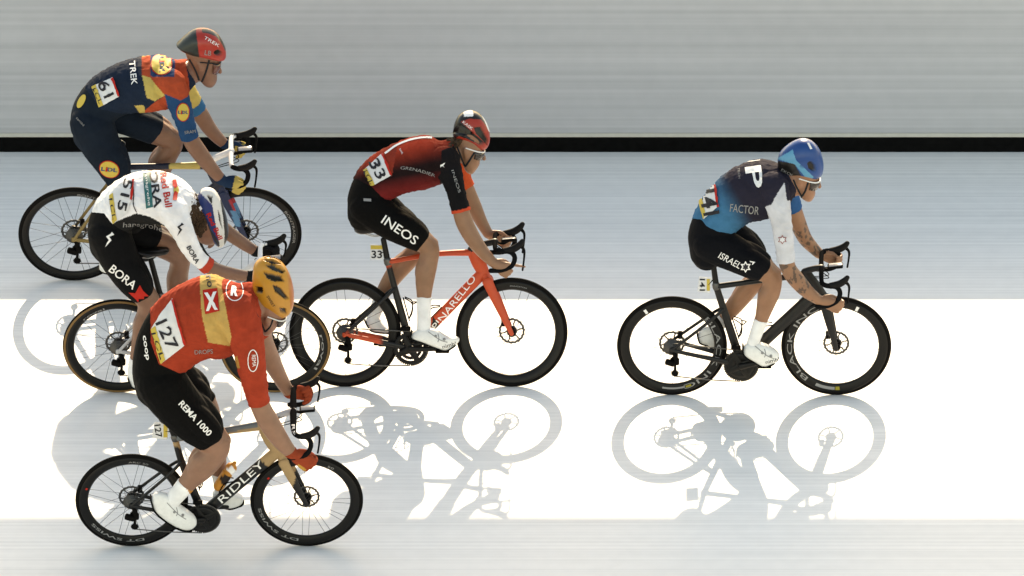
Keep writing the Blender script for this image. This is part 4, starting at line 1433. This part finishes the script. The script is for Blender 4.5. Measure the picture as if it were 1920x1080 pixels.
C_ = rider(fc, dict(
    label='cyclist wearing number 61, navy jersey with orange and yellow panels, red and black helmet', skin=lin('#8d6552'),
    torso=[(170, 246, 34, .15), (173, 216, 39, .16), (196, 186, 43, .15), (236, 165, 47, .16), (280, 157, 51, .185), (318, 152, 46, .18), (345, 140, 27, .1)],
    legN=[(172, 232, .08, 41), (188, 270, .095, 37), (208, 305, .1, 31), (226, 345, .1, 23), (224, 375, .105, 21), (212, 410, .11, 19), (203, 450, .115, 13), (199, 478, .12, 11.5), (198, 490, .12, 11.5)],
    legF=[(185, 208, -.08, 36), (235, 222, -.09, 31), (285, 243, -.1, 27), (322, 264, -.1, 21), (312, 290, -.105, 22), (298, 320, -.11, 22), (288, 360, -.115, 15), (282, 395, -.12, 12), (280, 407, -.12, 12)],
    hemN=(223, 340), sockN=(205, 440), hemF=(294, 248), sockF=(288, 365),
    armN=[(318, 158, .135, 29), (338, 200, .19, 20), (348, 232, .2, 16.5), (358, 262, .205, 16), (375, 288, .2, 16), (396, 315, .19, 13), (416, 338, .185, 10)],
    armF=[(335, 155, -.16, 24), (358, 190, -.19, 18), (376, 215, -.2, 16), (392, 240, -.2, 14), (408, 258, -.19, 12), (421, 270, -.185, 10)],
    sleeveN=(357, 258), sleeveF=(371, 206), handN=(419, 340, 444, 350, .185), handF=(423, 271, 446, 277, .185),
    glove_col=lin('#1f3652'), glove_paint=[('poly', 0, [(441, 330), (470, 330), (470, 370), (432, 370)], YEL)],
    neck=[(330, 138, 25), (356, 140, 20), (374, 125, 22)],
    head=[(345, 90), (365, 70), (395, 72), (412, 90), (411, 112), (408, 125), (407, 140), (407, 148), (404, 156), (397, 162), (386, 160), (376, 150), (364, 138), (352, 110)],
    nose=(414, 136), ear=(376, 127),
    shorts_poly=[(100, 160), (160, 165), (190, 205), (230, 212), (260, 211), (500, 211), (500, 600), (100, 600)],
    jersey_col=NAVY, jersey_paint=[
        ('poly', 0, [(264, 90), (345, 90), (356, 170), (352, 197), (312, 180), (316, 215), (262, 215), (290, 192), (309, 179), (281, 145), (266, 142)], lin('#bd5036')),
        ('poly', 0, [(308, 176), (358, 196), (345, 218), (318, 214)], BLU),
        ('poly', 0, [(266, 141), (281, 145), (309, 179), (290, 190), (275, 183)], YEL),
        ('poly', 0, [(252, 198), (270, 197), (272, 212), (262, 212)], YEL),
        ('poly', 0, [(281, 95), (329, 95), (327, 144), (283, 144)], lin('#32476a')),
        ('poly', 0, [(257, 95), (264, 95), (266, 141), (268, 142), (260, 142)], lin('#3a3f4a'))],
    collar_col=lin('#b8492f'), sleeve_colN=[(0.11, BLU)], sleeve_colF=[(0.0, YEL), (0.2, lin('#2a6a94'))],
    shorts_col=lin('#16222f'),
    shoeN=[(186, 497), (192, 484), (210, 482), (225, 492), (245, 502), (248, 510), (225, 514), (190, 506)],
    shoeF=[(270, 405), (280, 398), (295, 398), (308, 408), (322, 414), (322, 421), (290, 421), (272, 416)], soleN=0.15, soleF=0.15,
    helmet=[(331, 84), (344, 72), (360, 61), (376, 57), (393, 59), (409, 68), (420, 85), (424, 99), (421, 109), (405, 108), (385, 104), (365, 100), (350, 95), (338, 90)],
    helmet_w=0.088, helmet_col=lin('#bd372e'), helmet_paint=[('poly', 0, [(325, 84), (340, 60), (366, 50), (370, 77), (374, 108), (352, 104), (345, 98), (330, 92)], lin('#2a3230')),
                                                             ('band', 0, [(376, 50), (412, 50), (428, 95), (420, 95), (405, 68), (380, 62)], lin('#232829'), 0.022)],
    vents=[oval(409, 99, 6, 4.5)],
    straps=[[(356, 112), (368, 135), (376, 160)], [(392, 114), (386, 135), (377, 158)]],
    glasses=dict(top=(414, 114), bot=(411, 133), hinge=(396, 115), red=True, mat=M_STRAP)), C_bike)
bib(fc, C_, [(211, 146), (223, 181), (186, 201), (173, 163)], '61', 199, 167, 31, 21, -64, bold=0.015,
    strip=[(173, 163), (180, 159), (194, 196), (186, 201)], stext=('LCL', 184, 180, 30, 7, -66), edge=[(211, 147), (217, 163), (223, 180)])
J, JB = C_['jersey'], C_['jersey_bvh']
letters(fc, JB, 'TREK', 250, 137, 44, 11, -84, M_PRINT_W, J, bold=0.01)
def lidl(fr, b, cx, cy, rx, ry, ang, tang, tw, th, parent):
    shape(fr, b, oval(cx, cy, rx + 1.6, ry + 1.6, 24, ang), M_PRINT_R, parent, off=0.003)
    shape(fr, b, oval(cx, cy, rx, ry, 24, ang), M_PRINT_Y, parent, off=0.0042)
    letters(fr, b, 'L DL', cx, cy, tw, th, tang, M_PRINT_B, parent, off=0.0056, bold=0.03)
    a = R(tang)
    letters(fr, b, 'i', cx - tw * 0.17 * math.cos(a), cy + tw * 0.17 * math.sin(a), tw * 0.12, th * 1.25, tang, M_PRINT_R, parent, off=0.0056, bold=0.03)
lidl(fc, JB, 303, 121, 19, 19, 0, -88, 28, 8, J)
lidl(fc, JB, 343, 210, 10.5, 16, 0, 0, 18, 6, J)
lidl(fc, C_['shorts_bvh'], 205, 317, 18, 14, 25, -6, 30, 7, C_['shorts'])
shape(fc, C_['shorts_bvh'], oval(153, 190, 6, 14, 20, 28), M_PRINT_Y, C_['shorts'])
letters(fc, C_['shorts_bvh'], 'santini', 151, 228, 20, 4, -48, M_PRINT_G, C_['shorts'])
letters(fc, JB, 'SRAM', 356, 247, 20, 6, 8, M_PRINT_G, J)
letters(fc, C_['helmet_bvh'], 'TREK', 397, 78, 32, 5.5, -30, M_PRINT_W, C_['helmet'], off=0.002)
letters(fc, C_['helmet_bvh'], 'LB', 390, 99, 12, 9, -10, M_PRINT_G, C_['helmet'], off=0.002)

# ---------------------------------------------------------------- D: number 515
fd = Frame(735, 9, 369)
SIL = lin('#c4c5c8')
D_bike = bicycle(fd, dict(
    label='silver white racing bicycle with tan tyre sidewalls and roval lettered wheels', R=0.341, depth=0.05, spokes=24, tan=True,
    rh=(222, 648), fh=(516, 648), bb=(335, 665), st=(301, 556), sp=(284, 492), stay=(300, 572), ht=(428, 538), hb=(462, 584),
    bar=(488, 488), tip=(534, 474), hw=0.19, saddle=(276, 474), pedal=(280, 726), fat=0.95,
    frame_col=SIL, frame_paint=[('poly', 0, [(270, 480), (312, 480), (330, 640), (300, 640)], K)],
    fork_col=K, fork_paint=[], bar_col=lin('#1b1b1c'), bar_paint=[('band', 0, [(475, 420), (500, 420), (500, 560), (475, 560)], WHT, 0.18)], stem_col=WHT))
arc_letters('roval', -8, 0.293, 0.020, 52, M_PRINT_G, D_bike['front'], bold=0.01)
arc_letters('roval', 122, 0.293, 0.014, 30, M_PRINT_G, D_bike['rear'], bold=0.01)
D_ = rider(fd, dict(
    label='cyclist wearing number 515, white jersey lettered BORA and Red Bull, head bowed low', skin=lin('#8d6552'),
    torso=[(200, 452, 33, .15), (203, 426, 38, .16), (222, 393, 41, .15), (255, 373, 46, .165), (295, 370, 48, .185), (330, 378, 42, .18), (352, 388, 27, .1)],
    legN=[(205, 440, .08, 40), (222, 480, .095, 37), (248, 525, .1, 30), (276, 562, .1, 22), (275, 592, .105, 19), (266, 625, .11, 18), (257, 665, .115, 13), (252, 692, .12, 11.5), (251, 704, .12, 11)],
    legF=[(215, 420, -.08, 34), (265, 440, -.09, 30), (312, 462, -.1, 26), (336, 484, -.1, 20), (335, 510, -.105, 19), (332, 540, -.11, 19), (325, 580, -.115, 14), (318, 620, -.12, 12), (317, 632, -.12, 12)],
    hemN=(269, 552), sockN=(256, 672), hemF=(292, 453), sockF=(325, 590),
    armN=[(324, 396, .135, 29), (341, 430, .2, 20), (356, 462, .215, 16.5), (376, 488, .22, 14), (402, 505, .215, 14), (437, 514, .2, 12), (470, 519, .195, 10)],
    armF=[(345, 375, -.16, 24), (375, 395, -.19, 18), (405, 418, -.2, 15), (430, 438, -.2, 14), (458, 458, -.195, 12), (480, 472, -.19, 10)],
    sleeveN=(394, 500), sleeveF=(388, 405), handN=(472, 519, 497, 517, .195), handF=(483, 472, 508, 470, .195),
    glove_col=lin('#1d1c1e'), glove_paint=[],
    neck=[(342, 386, 25), (362, 395, 20), (380, 400, 20)],
    head=[(362, 380), (380, 365), (400, 380), (411, 410), (411, 440), (404, 453), (394, 457), (383, 456), (373, 450), (367, 440), (365, 420), (360, 400)],
    nose=(393, 464), bridge=(401, 455), ear=(383, 424),
    shorts_poly=[(100, 395), (196, 400), (212, 420), (240, 438), (300, 440), (450, 470), (450, 800), (100, 800)],
    jersey_col=(0.72, 0.72, 0.73, 1), jersey_paint=[
        ('poly', 0, [(205, 425), (214, 417), (255, 400), (280, 406), (304, 419), (330, 470), (340, 500), (200, 500)], lin('#262626'))],
    collar_col=(0.7, 0.7, 0.7, 1), sleeve_colN=[(0.0, (0.72, 0.72, 0.73, 1)), (0.535, lin('#cf4a38'))], sleeve_colF=[(0.0, (0.72, 0.72, 0.73, 1))],
    shorts_col=lin('#0f1012'),
    shoeN=[(242, 700), (246, 692), (262, 692), (275, 702), (300, 716), (302, 724), (280, 728), (250, 724), (242, 712)],
    shoeF=[(305, 634), (315, 626), (330, 626), (345, 637), (360, 643), (360, 650), (325, 651), (306, 646)], soleN=0.3, soleF=0.2,
    helmet=[(371, 368), (379, 357), (393, 355), (404, 361), (413, 375), (421, 395), (427, 418), (428, 438), (422, 455), (411, 461), (400, 450), (389, 430), (379, 406), (372, 386)],
    helmet_w=0.088, helmet_col=(0.6, 0.6, 0.58, 1), helmet_paint=[
        ('poly', 0, [(370, 356), (384, 370), (398, 384), (404, 420), (412, 462), (400, 462), (370, 400)], lin('#1c3673')),
        ('poly', 0, [(376, 404), (380, 400), (396, 432), (412, 456), (410, 464), (395, 440)], lin('#1a1b22')),
        ('poly', 0, [(412, 370), (420, 380), (432, 420), (430, 445), (420, 462), (421, 440), (418, 405)], lin('#1d1d20'))],
    vents=[[(388, 366), (397, 368), (396, 379)], [(409, 395), (413, 405), (416, 425), (412, 415)]],
    hair=[(366, 378, 40, 8), (366, 392, 50, 8), (368, 406, 50, 8), (371, 420, 46, 8), (377, 405, 40, 7), (379, 420, 40, 7), (376, 432, 24, 6)]), D_bike)
bib(fd, D_, [(250, 336), (247, 372), (238, 400), (211, 420), (206, 366), (225, 345)], '515', 235, 366, 58, 17, -104, bold=0.02,
    edge=[(250, 337), (248, 360), (246, 375)], strip=[(206, 367), (213, 362), (219, 412), (211, 420)], stext=('LCL', 212, 392, 38, 7, -80))
J, JB = D_['jersey'], D_['jersey_bvh']
letters(fd, JB, 'BORA', 290, 344, 92, 16, -82, M_PRINT_K, J, bold=0.02)
shape(fd, JB, [(267, 318), (281, 318), (287, 388), (274, 391)], M_PRINT_GR, J)
letters(fd, JB, 'hansgrohe', 276, 352, 66, 7, -84, M_PRINT_W, J, off=0.005)
letters(fd, JB, 'Red Bull', 311, 356, 66, 13, -80, M_PRINT_R, J, bold=0.02)
shape(fd, JB, oval(330, 357, 5, 9), M_PRINT_Y, J)
shape(fd, JB, [(323, 338), (330, 337), (332, 350), (328, 354), (323, 348)], M_PRINT_R, J, off=0.0045)
shape(fd, JB, [(324, 376), (331, 376), (333, 362), (328, 358), (325, 364)], M_PRINT_R, J, off=0.0045)
line(fd, JB, [(249, 340), (251, 365), (250, 382), (256, 398)], 1.8, M_PRINT_K, J, name='jersey_line')
shape(fd, JB, bolt(337, 430, 13, 8), M_PRINT_K, J)
letters(fd, JB, 'BORA', 362, 477, 36, 9, -60, M_PRINT_K, J, bold=0.02)
letters(fd, joint_bvh(D_['jersey'], D_['shorts']), 'hansgrohe', 268, 423, 74, 12, -8, M_PRINT_G, J, bend=-5)
SH, SB = D_['shorts'], D_['shorts_bvh']
shape(fd, SB, bolt(204, 449, 15, 14), M_PRINT_W, SH)
letters(fd, SB, 'BORA', 231, 519, 58, 16, -38, M_PRINT_W, SH, bold=0.01)
shape(fd, SB, [(241, 548), (254, 549), (262, 534), (268, 545), (280, 556), (276, 568), (262, 572), (256, 562)], M_PRINT_R, SH)
shape(fd, SB, oval(279, 563, 7, 9, 16, 30), M_PRINT_Y, SH, off=0.0024)
letters(fd, D_['helmet_bvh'], 'Red Bull', 402, 424, 54, 9, -64, M_PRINT_R, D_['helmet'], off=0.002, bold=0.02)

# ---------------------------------------------------------------- E: number 127
fe = Frame(1023, 11, 411)
RED = lin('#b5432f')
GOLD = lin('#b3936a')
E_bike = bicycle(fe, dict(
    label='black and gold racing bicycle with RIDLEY lettered down tube, nearest the camera', R=0.345, depth=0.058, spokes=24,
    rh=(247, 937), fh=(575, 937), bb=(380, 964), st=(328, 822), sp=(319, 796), stay=(340, 864), ht=(496, 797), hb=(530, 858),
    bar=(550, 770), tip=(597, 756), hw=0.262, bar_r=1.35, tt_r=1.4, hd=1.6, saddle=(338, 787), pedal=(334, 985), fat=1.05, lever=0.15, drop=1.25, solid_ring=True,
    frame_col=K, frame_paint=[
        ('poly', 0, [(320, 770), (485, 770), (485, 803), (320, 832)], lin('#6f767a')),
        ('poly', 0, [(320, 830), (484, 801), (478, 770), (560, 770), (560, 870), (505, 878), (476, 850), (474, 820), (330, 840)], GOLD)],
    fork_col=K, fork_paint=[('poly', 0, [(500, 830), (560, 830), (560, 880), (548, 915), (535, 905), (520, 870)], GOLD)],
    stem_col=lin('#c9cbce'), stem_paint=[('poly', 0, [(480, 786), (560, 779), (560, 810), (480, 810)], K)],
    plate=((287, 793, 316, 823), '127', -82), plate_tilt=8))
letters(fe, E_bike['frame_bvh'], 'RIDLEY', 452, 903, 108, 13, 42, M_PRINT_W, E_bike['frame'], off=0.001)
ebar = [o for o in E_bike['root'].children if o.name.startswith('handlebar')][0]
letters(fe, joint_bvh(ebar), 'RS', 550, 806, 20, 6, -88, M_PRINT_W, ebar, off=0.001)
for w_, t_ in ((E_bike['rear'], 250), (E_bike['front'], 225)):
    arc_letters('DT SWISS', t_, 0.294, 0.018, 70, M_PRINT_G, w_, bold=0.01)
arc_letters('ARC 50', 82, 0.294, 0.012, 24, M_PRINT_G, E_bike['rear'])
arc_letters('50', 60, 0.294, 0.014, 8, M_PRINT_G, E_bike['front'])
arc_patch(160, 163, 0.285, 0.297, M_PRINT_R, E_bike['rear'])
arc_patch(142, 145, 0.285, 0.297, M_PRINT_R, E_bike['front'])
# drinking bottle in the cage
fbt = Geo()
b0, b1 = fe.p(410, 911), fe.p(440, 868)
ax = (b1 - b0)
fbt.add(tube([b0, b0.lerp(b1, 0.25), b0.lerp(b1, 0.55), b0.lerp(b1, 0.62), b0.lerp(b1, 0.70), b0.lerp(b1, 0.85), b0.lerp(b1, 0.95), b1],
             [0.033, 0.034, 0.034, 0.029, 0.034, 0.033, 0.014, 0.012], n=18, per=4))
bt = fbt.build('drinking_bottle', M_SHOE, None, cols=lambda V: paint(fe, [('poly', 0, [(424, 880), (433, 872), (448, 888), (440, 897)], WHT), ('poly', 0, [(410, 900), (420, 888), (440, 900), (425, 915)], lin('#2a1d18'))], lin('#d08a3c'), V))
bt.location, bt.rotation_euler = fe.loc, fe.rot
bt['label'] = 'orange drinking bottle with white band in the cage of the nearest bicycle'
bt['category'] = 'bottle'
E_ = rider(fe, dict(
    label='cyclist wearing number 127, red jersey with yellow band and orange helmet, nearest the camera', skin=lin('#9f7560'), hand_scale=1.35,
    torso=[(293, 722, 40, .155), (294, 690, 46, .165), (317, 646, 60, .155), (355, 611, 72, .17), (400, 594, 78, .19), (438, 582, 68, .185), (468, 566, 36, .11)],
    legN=[(303, 718, .08, 48), (330, 754, .095, 46), (368, 795, .1, 40), (403, 830, .1, 29), (394, 855, .105, 28), (375, 878, .11, 26), (352, 905, .115, 18), (330, 930, .12, 15), (318, 944, .12, 14)],
    legF=[(310, 690, -.08, 44), (345, 722, -.09, 36), (380, 755, -.1, 26), (394, 782, -.1, 21), (402, 820, -.105, 20), (406, 855, -.11, 19), (411, 888, -.115, 14), (414, 912, -.12, 12), (415, 921, -.12, 12)],
    hemN=(395, 822), sockN=(351, 906), hemF=(380, 757), sockF=(410, 885),
    armN=[(444, 585, .135, 42), (463, 640, .2, 30), (474, 700, .22, 24), (486, 755, .24, 19), (506, 795, .25, 20), (528, 828, .255, 16.5), (547, 850, .26, 12)],
    armF=[(478, 592, -.16, 28), (492, 637, -.19, 20), (508, 675, -.21, 18), (522, 702, -.23, 15), (533, 722, -.25, 13), (543, 737, -.26, 11)],
    sleeveN=(485, 752), sleeveF=(488, 626), handN=(549, 852, 573, 866, .265), handF=(545, 738, 566, 735, .265),
    glove_col=lin('#a3462f'), glove_paint=[('poly', 0, [(560, 870), (574, 880), (566, 900), (548, 890)], lin('#c9974a'))],
    neck=[(462, 560, 30), (483, 572, 23), (498, 572, 24)],
    head=[(480, 530), (495, 500), (520, 500), (540, 530), (543, 570), (534, 592), (526, 601), (520, 610), (512, 620), (503, 628), (494, 626), (488, 612), (482, 590), (478, 560)],
    nose=(529, 607), bridge=(534, 594), ear=(502, 604),
    shorts_poly=[(200, 588), (284, 588), (283, 640), (298, 682), (337, 699), (400, 685), (445, 678), (700, 700), (700, 1100), (200, 1100)],
    jersey_col=RED, jersey_paint=[('poly', 0, [(372, 480), (419, 480), (416, 540), (434, 632), (431, 649), (390, 642), (378, 589)], lin('#d6ad68')),
                                  ('poly', 0, [(400, 682), (445, 668), (450, 690), (410, 695)], lin('#c08a4a'))],
    collar_col=RED, sleeve_colN=[(0.75, RED)], sleeve_colF=[(0.9, RED)],
    shorts_col=lin('#0b0b0b'), sock_col=WHT, sock_paint=[('poly', 0, [(338, 895), (346, 888), (370, 915), (358, 930)], lin('#c98a4a')), ('poly', 0, [(346, 888), (350, 885), (374, 912), (370, 915)], WHT)],
    shoeN=[(283, 935), (292, 924), (314, 928), (332, 944), (350, 957), (366, 970), (368, 983), (355, 992), (335, 988), (310, 973), (290, 955)],
    shoeF=[(398, 925), (408, 914), (425, 914), (440, 924), (455, 932), (452, 944), (430, 950), (402, 942)], soleN=0.62, soleF=0.3,
    helmet=[(473, 520), (476, 500), (486, 489), (501, 484), (519, 488), (534, 501), (545, 522), (551, 549), (550, 572), (542, 587), (528, 593), (512, 588), (495, 577), (480, 565), (474, 548)],
    helmet_w=0.094, helmet_col=lin('#d29136'), helmet_paint=[('poly', 0, [(462, 540), (474, 570), (501, 578), (514, 592), (514, 610), (470, 600)], lin('#1b1a1a')),
                                                            ('polygrad', 0, [(536, 500), (560, 520), (560, 580), (545, 580), (540, 530)], (536, 540), (552, 540), lin('#d29136'), lin('#b9562a'))],
    vents=[[(499, 512), (524, 517), (529, 525), (514, 525), (502, 520)], [(500, 497), (512, 496), (530, 506), (527, 510), (511, 504)], [(497, 487), (510, 487), (524, 494), (510, 493)],
           [(514, 536), (527, 542), (538, 557), (533, 559), (518, 547)], [(480, 538), (491, 540), (491, 549), (481, 547)], [(526, 579), (535, 580), (536, 588), (527, 586)]],
    straps=[[(478, 585), (490, 605), (497, 622)], [(512, 598), (506, 613), (498, 622)]],
    glasses=dict(top=(537, 594), bot=(532, 605), hinge=(515, 597))), E_bike)
E_['bib_bvh'] = joint_bvh(E_['jersey'], E_['shorts'])
bib(fe, E_, [(324, 560), (333, 600), (346, 647), (301, 682), (284, 617), (300, 590)], '127', 314, 627, 56, 23, -66, bold=0.01,
    strip=[(284, 617), (292, 611), (310, 674), (301, 682)], stext=('LCL', 297, 648, 52, 8, -72), edge=[(324, 562), (334, 603), (347, 646)])
J, JB = E_['jersey'], E_['jersey_bvh']
shape(fe, JB, [(380, 544), (407, 540), (412, 583), (385, 589)], M_PRINT_R, J)
letters(fe, JB, 'X', 396, 565, 24, 34, 6, M_PRINT_W, J, off=0.005, bold=0.05)
letters(fe, JB, 'uno', 391, 522, 34, 9, -82, M_PRINT_K, J, bold=0.01)
line(fe, JB, oval(440, 544, 16, 20, 24) + [(456, 544)], 1.6, M_PRINT_W, J, name='emblem')
letters(fe, JB, 'R', 440, 546, 13, 19, -6, M_PRINT_W, J, bold=0.05)
line(fe, JB, oval(474, 676, 9, 20, 24) + [(483, 676)], 1.6, M_PRINT_W, J, name='emblem')
letters(fe, JB, 'REMA', 476, 676, 22, 7, -86, M_PRINT_W, J)
letters(fe, JB, 'DROPS', 382, 659, 34, 8, 3, M_PRINT_G, J)
letters(fe, E_['shorts_bvh'], 'REMA 1000', 366, 784, 82, 12, -47, M_PRINT_W, E_['shorts'], bold=0.02)
letters(fe, E_['shorts_bvh'], 'coop', 273, 652, 46, 8, -82, M_PRINT_W, E_['shorts'], bold=0.02)
letters(fe, E_['helmet_bvh'], 'SWEET', 508, 565, 24, 5, -58, M_PRINT_K, E_['helmet'], off=0.002)
